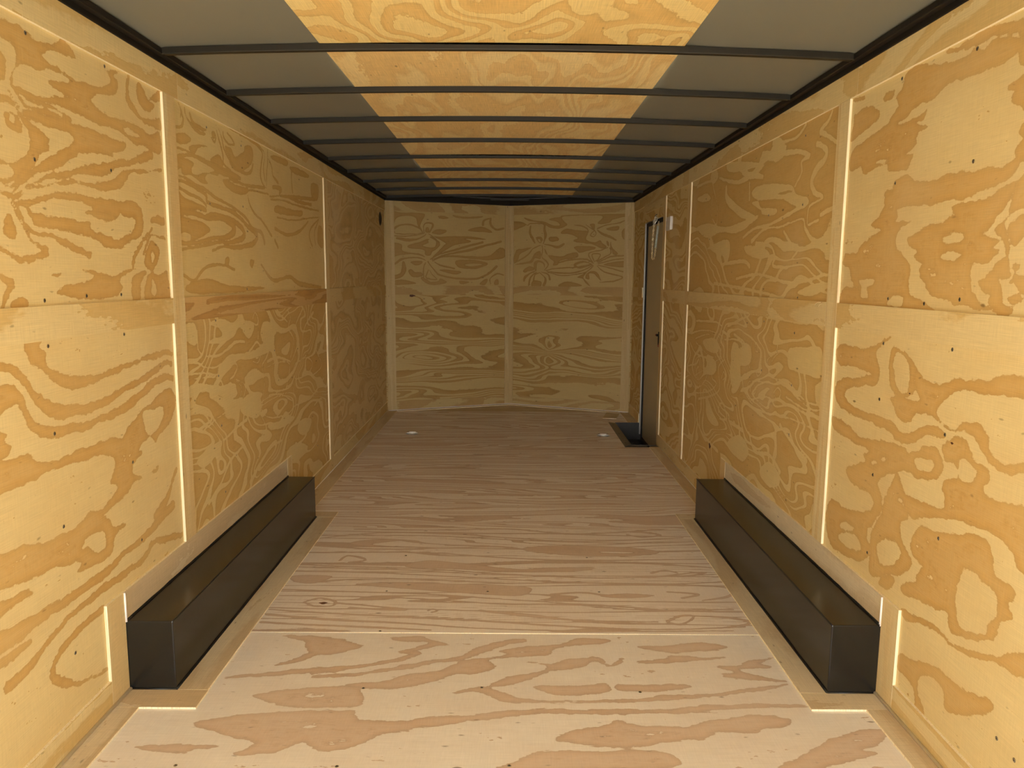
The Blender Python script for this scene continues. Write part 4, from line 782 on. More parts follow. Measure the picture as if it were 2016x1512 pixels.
FIG['L2u'] = [
('D',[(2.896,1.550),(3.028,1.552),(3.129,1.543),(3.191,1.522),(3.123,1.494),(2.998,1.467),(2.991,1.491),(2.945,1.500),(2.889,1.497)]),
('d',[(2.898,1.569,0.0108),(3.031,1.576,0.0113),(3.163,1.566,0.0084),(3.299,1.577,0.0105),(3.431,1.564,0.0165),(3.466,1.535,0.0185),(3.374,1.502,0.0117),(3.231,1.491,0.0078),(3.068,1.466,0.0082),(2.902,1.455,0.0078)]),
('d',[(3.154,1.574,0.0059),(3.243,1.589,0.0086),(3.421,1.581,0.0100),(3.562,1.554,0.0143),(3.584,1.513,0.0144),(3.421,1.482,0.0082),(3.264,1.475,0.0070),(3.118,1.456,0.0058),(2.900,1.432,0.0054)]),
('D',[(2.890,1.648),(2.942,1.630),(3.036,1.620),(3.137,1.610),(3.156,1.591),(3.073,1.592),(2.882,1.583)]),
('d',[(2.892,1.663,0.0046),(2.991,1.647,0.0063),(3.099,1.638,0.0066),(3.159,1.616,0.0059)]),
('d',[(2.895,1.686,0.0054),(2.996,1.683,0.0055),(3.092,1.670,0.0074),(3.164,1.657,0.0075),(3.171,1.633,0.0076),(3.293,1.623,0.0079),(3.438,1.618,0.0101),(3.566,1.592,0.0095),(3.647,1.564,0.0097),(3.732,1.545,0.0120),(3.775,1.523,0.0131),(3.695,1.485,0.0129),(3.470,1.461,0.0084),(3.345,1.461,0.0054),(3.203,1.439,0.0052)]),
('d',[(2.897,1.701,0.0038),(2.979,1.700,0.0055),(3.074,1.684,0.0073),(3.166,1.678,0.0067),(3.274,1.656,0.0061),(3.416,1.643,0.0054),(3.543,1.623,0.0066),(3.650,1.593,0.0068),(3.705,1.563,0.0069),(3.841,1.547,0.0103),(3.884,1.503,0.0156)]),
('d',[(2.887,1.763,0.0076),(3.009,1.793,0.0047),(3.107,1.792,0.0057),(3.244,1.783,0.0086),(3.323,1.773,0.0131),(3.457,1.777,0.0137),(3.574,1.774,0.0076)]),
('d',[(2.891,1.800,0.0038),(2.964,1.805,0.0039),(3.058,1.800,0.0040),(3.159,1.795,0.0058),(3.325,1.790,0.0070),(3.433,1.787,0.0063)]),
('D',[(2.895,1.760),(2.978,1.773),(3.054,1.768),(3.032,1.742),(3.049,1.724),(3.153,1.742),(3.287,1.768),(3.297,1.752),(3.196,1.747),(3.161,1.722),(3.191,1.706),(3.127,1.702),(3.029,1.718),(2.943,1.714),(2.937,1.736),(2.890,1.715)]),
('D',[(3.225,1.809),(3.319,1.840),(3.363,1.813),(3.348,1.789),(3.269,1.799)]),
('D',[(2.897,1.849),(2.971,1.866),(3.036,1.859),(3.014,1.836),(2.929,1.821),(2.895,1.827)]),
('D',[(3.023,1.826),(3.104,1.847),(3.198,1.854),(3.102,1.831),(3.059,1.804),(3.021,1.814)]),
('d',[(2.901,1.876,0.0038),(2.955,1.886,0.0054),(2.977,1.913,0.0062),(2.970,1.930,0.0054),(2.963,1.947,0.0039)]),
('d',[(2.939,1.968,0.0023),(2.959,1.950,0.0031),(2.955,1.920,0.0031)]),
('d',[(2.992,1.961,0.0039),(3.007,1.930,0.0039),(3.071,1.904,0.0072),(3.130,1.895,0.0074),(3.183,1.901,0.0050)]),
('d',[(3.038,1.948,0.0079),(3.073,1.920,0.0080),(3.153,1.915,0.0083),(3.196,1.919,0.0033)]),
('d',[(3.228,1.917,0.0025),(3.247,1.896,0.0026),(3.279,1.884,0.0026),(3.294,1.912,0.0026),(3.262,1.927,0.0026)]),
('D',[(3.250,1.921),(3.284,1.927),(3.281,1.902),(3.258,1.898)]),
('d',[(3.308,1.936,0.0030),(3.337,1.894,0.0044),(3.367,1.848,0.0062),(3.374,1.810,0.0044),(3.458,1.791,0.0036)]),
('d',[(3.332,1.949,0.0026),(3.363,1.916,0.0035),(3.382,1.876,0.0053),(3.439,1.841,0.0063),(3.487,1.812,0.0064),(3.647,1.807,0.0067),(3.721,1.826,0.0088),(3.755,1.864,0.0069)]),
('d',[(3.379,1.944,0.0044),(3.388,1.920,0.0062),(3.447,1.904,0.0054),(3.512,1.915,0.0046),(3.476,1.936,0.0046),(3.428,1.949,0.0045)]),
('D',[(3.396,1.887),(3.470,1.890),(3.518,1.862),(3.631,1.902),(3.647,1.928),(3.721,1.945),(3.762,1.918),(3.741,1.867),(3.649,1.826),(3.564,1.800),(3.500,1.814),(3.440,1.850)]),
('d',[(3.456,1.976,0.0036),(3.584,1.973,0.0047),(3.753,1.970,0.0059),(3.873,1.955,0.0061),(3.902,1.930,0.0051),(3.881,1.887,0.0061),(3.858,1.824,0.0071),(3.901,1.784,0.0041),(3.949,1.775,0.0042)]),
('d',[(3.584,1.968,0.0028),(3.783,1.970,0.0040),(3.905,1.956,0.0041),(3.934,1.925,0.0031),(3.910,1.861,0.0031),(3.935,1.799,0.0031)]),
('d',[(3.988,1.964,0.0037),(3.980,1.901,0.0031),(3.957,1.847,0.0042),(3.950,1.785,0.0031)]),
('d',[(4.000,1.925,0.0037),(4.047,1.890,0.0053),(4.060,1.850,0.0064),(4.146,1.824,0.0077)]),
('D',[(4.036,1.946),(4.144,1.962),(4.333,1.963),(4.310,1.932),(4.140,1.930),(4.052,1.933)]),
('D',[(3.354,1.742),(3.416,1.750),(3.503,1.738),(3.668,1.743),(3.636,1.711),(3.499,1.701),(3.424,1.711),(3.376,1.723)]),
('d',[(3.429,1.756,0.0045),(3.641,1.754,0.0067),(3.915,1.771,0.0073)]),
('d',[(3.636,1.716,0.0034),(3.696,1.736,0.0034),(3.912,1.745,0.0036),(3.979,1.747,0.0032)]),
('d',[(3.664,1.709,0.0039),(3.688,1.668,0.0049),(3.758,1.631,0.0060),(3.863,1.604,0.0062),(4.006,1.540,0.0075)]),
('d',[(3.995,1.738,0.0032),(4.271,1.767,0.0034),(4.518,1.762,0.0084),(4.822,1.773,0.0090)]),
('d',[(4.010,1.724,0.0032),(4.230,1.740,0.0034),(4.515,1.739,0.0048),(5.000,1.750,0.0053)]),
('d',[(4.053,1.792,0.0096),(4.198,1.797,0.0111),(4.176,1.762,0.0066),(4.521,1.786,0.0108),(4.954,1.817,0.0092)]),
('D',[(4.114,1.702),(4.405,1.706),(4.602,1.716),(4.575,1.684),(4.299,1.669),(4.074,1.667)]),
('d',[(4.107,1.643,0.0044),(4.398,1.648,0.0047),(4.738,1.685,0.0038),(4.996,1.710,0.0033)]),
('D',[(4.370,1.935),(4.539,1.953),(4.768,1.947),(4.741,1.925),(4.471,1.914)]),
('d',[(4.408,1.918,0.0081),(4.402,1.860,0.0081),(4.416,1.804,0.0082)]),
('D',[(4.836,1.900),(4.991,1.912),(5.012,1.862),(4.954,1.811),(4.828,1.830)]),
('d',[(4.994,1.697,0.0033),(4.806,1.633,0.0064),(4.751,1.579,0.0076),(4.818,1.519,0.0064)]),
('d',[(4.993,1.691,0.0033),(4.880,1.612,0.0052),(4.897,1.535,0.0065)]),
('D',[(4.990,1.658),(5.096,1.631),(5.085,1.523),(4.951,1.551)]),
('d',[(4.064,1.581,0.0076),(4.287,1.561,0.0080),(4.543,1.598,0.0085),(4.736,1.666,0.0050)]),
('d',[(4.057,1.521,0.0076),(4.107,1.486,0.0077)]),
('d',[(2.909,1.338,0.0053),(3.004,1.317,0.0055),(3.114,1.366,0.0071),(3.286,1.383,0.0060),(3.451,1.362,0.0063)]),
('D',[(3.350,1.414),(3.391,1.408),(3.366,1.369),(3.336,1.384)]),
('D',[(3.667,1.414),(3.717,1.407),(3.687,1.373),(3.659,1.389)]),
('d',[(3.820,1.392,0.0052),(4.009,1.313,0.0092),(4.299,1.332,0.0098),(4.510,1.291,0.0144),(5.011,1.264,0.0092)]),
('D',[(2.936,1.298),(3.145,1.324),(3.378,1.293),(3.861,1.279),(3.553,1.263),(2.998,1.266)])]
FIG['L2l'] = [
('l',[(2.874,1.010,0.0047),(3.008,0.991,0.0058),(3.068,0.967,0.0051),(3.223,0.958,0.0053),(3.348,0.985,0.0064),(3.477,0.971,0.0057),(3.590,0.980,0.0069),(3.651,0.999,0.0070),(3.714,1.018,0.0071),(3.773,0.988,0.0072),(3.886,0.967,0.0064),(3.848,0.928,0.0053),(3.778,0.894,0.0052),(3.790,0.856,0.0042)]),
('l',[(3.004,1.119,0.0065),(3.008,1.073,0.0058),(3.014,1.040,0.0049),(3.084,1.012,0.0042),(3.228,1.002,0.0053),(3.353,1.026,0.0073),(3.432,1.042,0.0075),(3.539,1.033,0.0087)]),
('L',[(3.132,1.140),(3.247,1.155),(3.341,1.136),(3.359,1.080),(3.282,1.050),(3.122,1.059),(3.157,1.078),(3.261,1.079),(3.241,1.111)]),
('l',[(2.896,0.959,0.0048),(3.055,0.947,0.0050),(3.195,0.921,0.0044),(3.316,0.929,0.0064),(3.394,0.947,0.0047),(3.431,0.929,0.0047),(3.388,0.896,0.0056),(3.336,0.885,0.0037)]),
('l',[(2.894,0.939,0.0032),(3.106,0.924,0.0043),(3.216,0.901,0.0053),(3.258,0.859,0.0063)]),
('L',[(2.900,0.910),(2.999,0.913),(3.213,0.874),(3.384,0.859),(3.407,0.832),(3.416,0.802),(3.325,0.793),(3.207,0.830),(3.046,0.872),(2.895,0.871)]),
('l',[(3.412,0.874,0.0033),(3.516,0.836,0.0034),(3.511,0.793,0.0034),(3.437,0.751,0.0033),(3.294,0.747,0.0037),(3.173,0.738,0.0044),(3.027,0.718,0.0059)]),
('l',[(3.411,0.865,0.0028),(3.474,0.832,0.0029),(3.455,0.792,0.0029),(3.385,0.760,0.0037)]),
('l',[(2.907,0.812,0.0081),(2.986,0.806,0.0124),(3.118,0.752,0.0087),(2.976,0.728,0.0083)]),
('l',[(3.667,1.132,0.0050),(3.700,1.161,0.0050),(3.742,1.128,0.0051),(3.724,1.099,0.0051),(3.664,1.113,0.0040)]),
('l',[(3.739,1.098,0.0041),(3.731,1.032,0.0041)]),
('l',[(3.630,0.951,0.0050),(3.710,0.983,0.0051),(3.753,0.948,0.0041),(3.717,0.916,0.0041),(3.643,0.929,0.0040)]),
('l',[(3.683,0.950,0.0030),(3.715,0.962,0.0025),(3.728,0.940,0.0026),(3.689,0.937,0.0025)]),
('L',[(3.519,0.865),(3.609,0.893),(3.699,0.887),(3.709,0.840),(3.630,0.820),(3.544,0.832)]),
('L',[(3.449,0.739),(3.509,0.778),(3.625,0.780),(3.729,0.744),(3.737,0.680),(3.671,0.650),(3.499,0.692)]),
('l',[(3.758,0.859,0.0026),(3.800,0.802,0.0031),(3.776,0.736,0.0031),(3.752,0.667,0.0036),(3.895,0.608,0.0043),(4.191,0.577,0.0047),(4.339,0.599,0.0060),(4.687,0.593,0.0078),(5.015,0.667,0.0069)]),
('l',[(3.842,0.876,0.0042),(4.016,0.883,0.0044),(4.243,0.852,0.0047),(4.214,0.773,0.0046),(4.168,0.721,0.0046)]),
('l',[(3.838,0.844,0.0032),(3.884,0.806,0.0032),(3.913,0.759,0.0043),(4.016,0.727,0.0044),(4.189,0.730,0.0035),(4.292,0.739,0.0035)]),
('l',[(3.859,0.734,0.0043),(4.088,0.699,0.0045),(4.280,0.633,0.0047)]),
('l',[(4.293,0.751,0.0035),(4.308,0.701,0.0036),(4.321,0.627,0.0048)]),
('l',[(4.367,0.838,0.0048),(4.594,0.850,0.0050),(4.735,0.803,0.0052),(4.655,0.754,0.0051),(4.378,0.746,0.0048),(4.319,0.795,0.0036),(4.367,0.838,0.0036)]),
('l',[(4.238,1.153,0.0057),(4.292,1.105,0.0058),(4.246,1.049,0.0058),(4.341,0.984,0.0047),(4.313,0.927,0.0047),(4.267,0.884,0.0047)]),
('l',[(4.166,1.043,0.0079),(3.950,1.080,0.0108),(3.834,1.092,0.0073),(3.797,1.053,0.0052)]),
('l',[(4.029,1.151,0.0077),(4.136,1.118,0.0079),(4.230,1.085,0.0069)]),
('l',[(4.557,1.146,0.0086),(4.391,1.052,0.0072),(4.425,0.965,0.0072),(4.375,0.909,0.0060),(4.285,0.859,0.0047)]),
('l',[(4.795,1.111,0.0130),(4.641,1.061,0.0063),(4.540,0.993,0.0062),(4.530,0.907,0.0062)]),
('l',[(3.862,0.905,0.0095),(4.037,0.908,0.0077),(4.264,0.861,0.0058)]),
('l',[(4.845,0.864,0.0053),(4.969,0.756,0.0055),(4.752,0.722,0.0065)]),
('L',[(3.841,0.581),(4.072,0.564),(4.230,0.558),(4.310,0.526),(4.067,0.519),(3.888,0.544)]),
('l',[(3.733,0.649,0.0041),(3.806,0.571,0.0053),(3.750,0.519,0.0063)]),
('L',[(4.366,0.447),(4.438,0.495),(4.672,0.458),(4.615,0.397),(4.472,0.394)]),
('l',[(4.756,0.529,0.0066),(4.945,0.539,0.0068),(4.985,0.393,0.0083)]),
('l',[(3.231,0.631,0.0063),(3.385,0.655,0.0066),(3.524,0.667,0.0098)]),
('l',[(3.546,0.360,0.0150),(3.707,0.422,0.0104),(3.878,0.458,0.0076),(4.059,0.452,0.0068)]),
('L',[(2.942,0.610),(3.071,0.639),(3.208,0.636),(3.179,0.597),(3.019,0.565)]),
('l',[(3.043,0.409,0.0103),(3.186,0.458,0.0081),(3.292,0.524,0.0083),(3.454,0.553,0.0068)]),
('L',[(4.148,0.374),(4.357,0.375),(4.580,0.300),(4.345,0.266),(4.161,0.311)])]
FIG['R2u'] = [
('l',[(2.982,1.969,0.0067),(3.017,1.936,0.0085),(3.086,1.912,0.0105),(3.008,1.881,0.0102),(2.922,1.842,0.0066)]),
('l',[(3.113,1.870,0.0106),(3.021,1.834,0.0128),(3.026,1.798,0.0146),(3.097,1.775,0.0176),(3.146,1.729,0.0161),(3.105,1.681,0.0133),(3.024,1.652,0.0069),(3.153,1.630,0.0054),(3.166,1.565,0.0063)]),
('l',[(3.243,1.971,0.0064),(3.335,1.935,0.0075),(3.508,1.941,0.0070),(3.622,1.931,0.0062)]),
('l',[(3.778,1.935,0.0129),(3.602,1.903,0.0123),(3.338,1.876,0.0113),(3.186,1.835,0.0108),(3.268,1.825,0.0065),(3.260,1.779,0.0074),(3.328,1.733,0.0057)]),
('L',[(4.390,1.977),(4.098,1.946),(3.804,1.893),(3.977,1.890),(4.337,1.922)]),
('l',[(4.540,1.917,0.0065),(4.200,1.851,0.0120),(3.935,1.852,0.0168),(3.760,1.824,0.0107)]),
('L',[(3.920,1.764),(3.821,1.790),(3.581,1.772),(3.367,1.738),(3.310,1.699),(3.183,1.668),(3.167,1.644),(3.236,1.628),(3.355,1.657),(3.497,1.694),(3.809,1.720)]),
('D',[(3.530,1.722),(3.378,1.720),(3.363,1.709),(3.500,1.714)]),
('L',[(3.912,1.714),(3.809,1.715),(3.753,1.678),(3.549,1.660),(3.559,1.631),(3.731,1.645),(3.768,1.669)]),
('l',[(3.865,1.640,0.0166),(4.094,1.685,0.0234),(4.358,1.780,0.0249),(4.389,1.838,0.0188)]),
('l',[(3.965,1.818,0.0090),(3.952,1.740,0.0113)]),
('l',[(5.071,1.928,0.0101),(4.739,1.922,0.0068),(4.652,1.861,0.0053),(4.560,1.749,0.0039),(4.568,1.654,0.0052),(4.707,1.736,0.0040),(4.672,1.830,0.0040)]),
('L',[(5.028,1.671),(4.723,1.671),(4.377,1.629),(4.047,1.636),(3.798,1.650),(3.896,1.615),(4.156,1.580),(4.464,1.604),(4.761,1.587),(4.963,1.632)]),
('l',[(4.033,1.551,0.0081),(3.856,1.585,0.0077),(3.628,1.591,0.0083),(3.349,1.624,0.0096),(3.179,1.645,0.0045)]),
('l',[(3.882,1.527,0.0112),(3.688,1.575,0.0063),(3.477,1.571,0.0050),(3.230,1.587,0.0065),(3.188,1.548,0.0091),(3.110,1.500,0.0107),(3.017,1.470,0.0173),(2.941,1.454,0.0127)]),
('l',[(3.809,1.507,0.0164),(3.612,1.494,0.0083),(3.528,1.441,0.0081),(3.551,1.401,0.0082),(3.365,1.388,0.0078)]),
('l',[(3.431,1.549,0.0079),(3.356,1.502,0.0077),(3.259,1.461,0.0075),(3.318,1.426,0.0057)]),
('L',[(4.777,1.521),(4.527,1.550),(4.298,1.552),(4.263,1.472),(4.341,1.413),(4.395,1.463),(4.593,1.508)]),
('l',[(4.388,1.420,0.0101),(4.013,1.431,0.0116),(3.897,1.401,0.0112)]),
('L',[(4.006,1.504),(3.878,1.505),(3.672,1.481),(3.604,1.443),(3.763,1.436),(3.943,1.463)]),
('l',[(3.054,1.570,0.0061),(3.154,1.559,0.0063)]),
('l',[(2.924,1.605,0.0084),(3.036,1.590,0.0087)]),
('L',[(5.058,1.849),(4.834,1.861),(4.721,1.816),(4.908,1.814)]),
('l',[(4.116,1.339,0.0071),(3.751,1.361,0.0076),(3.301,1.322,0.0076),(2.957,1.358,0.0060)]),
('l',[(4.561,1.312,0.0092),(4.068,1.293,0.0094),(3.576,1.269,0.0072)]),
('L',[(3.231,1.285),(3.060,1.324),(2.900,1.325),(2.948,1.299),(3.108,1.270)])]
FIG['R2l'] = [
('l',[(5.078,0.978,0.0070),(4.753,1.021,0.0052),(4.394,1.022,0.0036),(4.300,0.981,0.0035),(4.268,0.914,0.0035)]),
('l',[(4.958,0.953,0.0041),(4.673,1.001,0.0038),(4.414,1.008,0.0030),(4.362,0.964,0.0030),(4.353,0.905,0.0030),(4.555,0.878,0.0031),(4.785,0.901,0.0039),(4.925,0.928,0.0041),(4.958,0.953,0.0041)]),
('L',[(4.768,0.955),(4.550,0.991),(4.408,0.972),(4.400,0.924),(4.511,0.901),(4.683,0.910)]),
('l',[(5.096,0.914,0.0070),(4.942,0.859,0.0068),(4.650,0.862,0.0064),(4.329,0.896,0.0036),(4.523,0.832,0.0062),(4.510,0.752,0.0062),(4.413,0.734,0.0061),(4.544,0.671,0.0063),(4.871,0.609,0.0054),(4.989,0.633,0.0034)]),
('l',[(4.945,0.708,0.0034),(4.736,0.768,0.0039),(4.633,0.761,0.0038),(4.699,0.701,0.0039),(4.876,0.636,0.0040),(4.992,0.647,0.0034)]),
('l',[(4.264,0.891,0.0047),(4.384,0.829,0.0060),(4.343,0.713,0.0060),(4.515,0.644,0.0075),(4.811,0.578,0.0093)]),
('l',[(4.282,1.000,0.0047),(4.065,1.018,0.0056),(3.952,1.006,0.0054),(3.873,0.954,0.0032),(3.813,0.897,0.0031)]),
('l',[(4.108,1.043,0.0079),(3.918,1.014,0.0043),(3.821,0.949,0.0031),(3.776,0.880,0.0031),(3.908,0.842,0.0086),(3.897,0.778,0.0054),(3.804,0.739,0.0042),(3.734,0.724,0.0031)]),
('l',[(3.788,1.056,0.0042),(3.811,0.992,0.0042),(3.770,0.943,0.0031)]),
('l',[(4.310,0.778,0.0048),(4.273,0.819,0.0041),(4.238,0.794,0.0041),(4.287,0.769,0.0035)]),
('l',[(3.750,1.018,0.0041),(3.720,1.031,0.0041),(3.697,0.992,0.0041),(3.729,0.989,0.0041),(3.750,1.018,0.0031)]),
('l',[(3.712,0.888,0.0041),(3.668,0.909,0.0040),(3.635,0.893,0.0040),(3.678,0.872,0.0041),(3.712,0.888,0.0041)]),
('l',[(3.795,0.788,0.0042),(3.750,0.821,0.0041),(3.698,0.802,0.0041),(3.742,0.770,0.0041),(3.795,0.788,0.0042)]),
('l',[(3.829,0.788,0.0037),(3.802,0.829,0.0037),(3.583,0.854,0.0040),(3.400,0.870,0.0033)]),
('l',[(3.430,1.055,0.0038),(3.449,1.006,0.0038),(3.556,0.966,0.0039),(3.534,0.920,0.0039),(3.472,0.889,0.0038),(3.275,0.901,0.0045),(3.185,0.873,0.0044),(3.055,0.846,0.0051),(2.930,0.854,0.0049)]),
('l',[(3.318,1.015,0.0046),(3.397,1.016,0.0037),(3.498,0.963,0.0038),(3.492,0.925,0.0034),(3.430,0.885,0.0033),(3.270,0.870,0.0045),(3.145,0.844,0.0043),(3.008,0.824,0.0042),(2.917,0.836,0.0032)]),
('L',[(3.285,1.041),(3.101,1.066),(2.944,1.072),(2.926,0.961),(3.083,0.953),(3.222,0.953),(3.286,0.968)]),
('l',[(3.770,0.739,0.0042),(3.572,0.786,0.0049),(3.470,0.787,0.0048),(3.411,0.768,0.0047),(3.234,0.803,0.0054),(3.069,0.796,0.0051),(2.921,0.798,0.0049)]),
('l',[(3.448,0.825,0.0048),(3.398,0.856,0.0047),(3.355,0.839,0.0046),(3.390,0.805,0.0047),(3.446,0.815,0.0038)]),
('l',[(3.289,0.830,0.0045),(3.117,0.814,0.0043),(2.922,0.806,0.0032)]),
('l',[(3.732,0.709,0.0041),(3.560,0.713,0.0049),(3.352,0.736,0.0056),(3.165,0.748,0.0053),(2.913,0.750,0.0049)]),
('l',[(4.342,0.574,0.0072),(4.328,0.625,0.0060),(4.243,0.633,0.0059),(4.169,0.569,0.0081),(4.314,0.542,0.0060)]),
('L',[(4.126,0.917),(4.017,0.956),(3.970,0.889),(3.954,0.792),(4.038,0.735),(4.122,0.774),(4.151,0.828)]),
('l',[(4.233,1.080,0.0081),(4.044,1.119,0.0088),(3.872,1.155,0.0053),(3.810,1.189,0.0052),(3.566,1.209,0.0039)]),
('l',[(4.332,1.044,0.0083),(4.184,1.026,0.0080)]),
('L',[(3.617,1.158),(3.493,1.193),(3.296,1.188),(3.086,1.182),(3.104,1.155),(3.353,1.154)]),
('l',[(4.949,1.068,0.0081),(4.495,1.088,0.0074),(4.358,1.072,0.0048)]),
('l',[(5.130,0.755,0.0056),(4.903,0.795,0.0081),(4.855,0.841,0.0053)]),
('l',[(4.107,0.563,0.0114),(3.880,0.563,0.0108)]),
('l',[(3.345,0.695,0.0093),(3.210,0.653,0.0089),(3.028,0.606,0.0127)]),
('L',[(4.130,0.454),(3.910,0.529),(3.761,0.480),(3.854,0.403),(4.043,0.415)]),
('L',[(3.588,0.417),(3.452,0.502),(3.305,0.443),(3.433,0.383)]),
('l',[(4.842,0.437,0.0107),(4.670,0.377,0.0104),(4.327,0.349,0.0121)]),
('l',[(3.777,0.573,0.0084),(3.666,0.502,0.0102),(3.457,0.530,0.0096),(3.312,0.488,0.0111)])]

SL = [(2.038,1.942),(2.421,1.961),(2.036,1.631),(2.421,1.655),(2.236,1.275),(2.033,1.268),(2.435,1.275),(2.438,1.149),(2.033,1.147),(2.032,0.909),(2.442,0.729),(2.041,0.645),(2.470,0.455),(2.051,0.268),(3.199,1.628),(3.597,1.923),(3.591,1.651),(3.199,1.929),(3.206,0.916),(3.215,0.700),(3.226,0.405),(3.601,1.275),(3.202,1.15),(3.982,0.950),(4.808,0.258)]
SR = [(2.078,1.935),(2.465,1.956),(2.052,1.647),(2.460,1.640),(3.238,1.923),(3.227,1.645),(3.646,1.635),(2.450,1.280),(2.234,1.271),(2.059,1.288),(3.223,1.263),(2.458,1.136),(2.072,1.152),(3.631,1.140),(3.234,1.113),(2.072,0.915),(2.457,0.953),(2.463,0.698),(3.233,0.889),(3.230,0.676),(3.630,0.906),(2.060,0.621),(2.462,0.430),(1.740,0.221),(1.672,0.209)]
SF = [(-0.456,1.937),(0.019,1.944),(-0.460,2.341),(-0.072,2.349),(0.446,2.327),(0.002,2.74),(-0.473,2.743),(-0.508,3.116),(-0.075,3.118),(0.403,3.120),(-0.9,1.937),(0.391,3.526),(-0.483,3.538)]

FIELDS = {
 'L1u': traced_field(FIG['L1u'], k=14.0, seed=11), 'L1l': traced_field(FIG['L1l'], k=14.0, seed=12),
 'R1u': traced_field(FIG['R1u'], k=14.0, seed=21), 'R1l': traced_field(FIG['R1l'], k=14.0, seed=22),
 'F0': traced_field(FIG['F0'], 41, k=14.0),
 'L2u': traced_field(FIG['L2u'], 23, k=18.0, wob=.5),
 'L2l': traced_field(FIG['L2l'], 24, k=18.0, base=.5, wob=.5, rest=rings_field(14, amp=8, fv=2.2)),
 'L3u': rings_field(15, amp=9), 'L3l': rings_field(16, amp=9),
 'R2u': traced_field(FIG['R2u'], 25, k=18.0, base=.6, wob=.5, rest=rings_field(23, amp=4, fv=2.0)),
 'R2l': traced_field(FIG['R2l'], 26, k=18.0, base=.5, wob=.5, rest=rings_field(24, amp=8, fv=2.2, knots=((4.85, .70, 5, .10, .08, 2.5),))),
 'R3u': rings_field(25, amp=8), 'R3l': rings_field(26, amp=8),
 'R4u': rings_field(27, amp=8), 'R4l': rings_field(28, amp=8),
 'NL0': rings_field(31, amp=6, fu=.55, fv=3.2, kv=14, warp=.05), 'NR0': rings_field(32, amp=6, fu=.55, fv=3.2, kv=14, warp=.05, knots=((.45, .58, 3, .12, .06, 4),)),
 'NL1': traced_field(FIG['NL1'], 27, k=18.0, wob=.5),
 'NR1': traced_field(FIG['NR1'], 28, k=18.0, wob=.5),
 'F1': traced_field(FIG['F1'], 29, k=24.0, wob=.3, base=-.8, rest=rings_field(42, fu=.35, fv=3.6, amp=5, kv=26, warp=.03, rough=.25)),
 'F2': rings_field(43, fu=.4, fv=4.0, amp=6, kv=24, warp=.035, knots=((-.3, 4.05, 3, .22, .04, 2),)), 'F3': rings_field(44, fu=.4, fv=4, amp=6, kv=24, warp=.035), 'F4': rings_field(45, fu=.5, fv=5, amp=6, kv=10),
 'C0': rings_field(51, fu=.9, fv=1.6, amp=3.0, kv=0, rough=.6, warp=.2), 'C1': rings_field(52, fu=.6, fv=2.4, amp=4, kv=3, rough=.5, warp=.15), 'C2': rings_field(53, fu=.6, fv=2.4, amp=4, kv=3, warp=.15),
}

# ------------------------------------------------------------------ dimensions (metres)
XW = 1.22          # wall faces at x = -XW and x = XW
H = 2.067          # top of the wall plywood
Y0 = -1.55         # open rear end
Y1 = 7.563         # where the nose starts
YN = 8.045         # tip of the V nose
TS = 0.009         # thickness of cover strips
rnd = random.Random(7)

# ------------------------------------------------------------------ outside, seen only from elsewhere
gb = bmesh.new(); add_box(gb, (-14, -16, -0.72), (14, 14, -0.62))
struct(bm_obj('ground', gb, M_GRND))
rb = bmesh.new()
add_prism(rb, [(-1.16, 0), (1.16, 0), (1.16, 2.0), (-1.16, 2.0)], 0, 0.05)
ro = bm_obj('door_2', rb, M_POST)
ang = math.asin(0.57 / 2.0)
ro.matrix_world = Matrix.Translation((0, Y0 - 0.03, -0.055)) @ Matrix.Rotation(math.pi, 4, 'Z') @ Matrix.Rotation(-ang, 4, 'X')
struct(ro)

# ------------------------------------------------------------------ wall sheets
def wall_l(y0, y1, z0, z1, field, n, mat=None):
    # u runs along +y, v up, normal +x
    o = sheet('wall_left', (-XW, y0, z0), (0, 1, 0), (0, 0, 1), y1 - y0, z1 - z0, mat or (M_WALL if 0 < y0 < 1 else M_WALL3 if 5.1 < y0 < 5.2 else M_WALL2), field, step=0.0055 if 0 < y0 < 3 else 0.008, off=(n * 3.1, n * 1.7))
    return struct(o)

def wall_r(y0, y1, z0, z1, field, n, mat=None):
    # u runs along -y (normal -x); fields are written in (y1 - y)
    o = sheet('wall_right', (XW, y1, z0), (0, -1, 0), (0, 0, 1), y1 - y0, z1 - z0, mat or (M_WALL if 0 < y0 < 1 else M_WALL3 if 5.1 < y0 < 5.2 else M_WALL2), field, step=0.0055 if 0 < y0 < 3 else 0.008, off=(n * 3.1, n * 1.7))
    return struct(o)

def flipy(f, y1, z0, sgn):
    """wrap a field written in wall coordinates (y, z) for a sheet whose u origin is y1 (sgn -1) or y0 (sgn 1)"""
    return lambda U, V: f(y1 + sgn * U, V + z0)

SEAML = [2.837, 5.17]
YS = 0.398          # joint behind the camera
SEAMR = [2.857, 5.245]
ZM = 1.208
left_sheets = {}
def put_left(key, y0, y1, z0, z1, f, n):
    left_sheets[key] = wall_l(y0, y1, z0, z1, flipy(f, y0, z0, 1), n)
def put_right(key, y0, y1, z0, z1, f, n):
    left_sheets[key] = wall_r(y0, y1, z0, z1, flipy(f, y1, z0, -1), n)

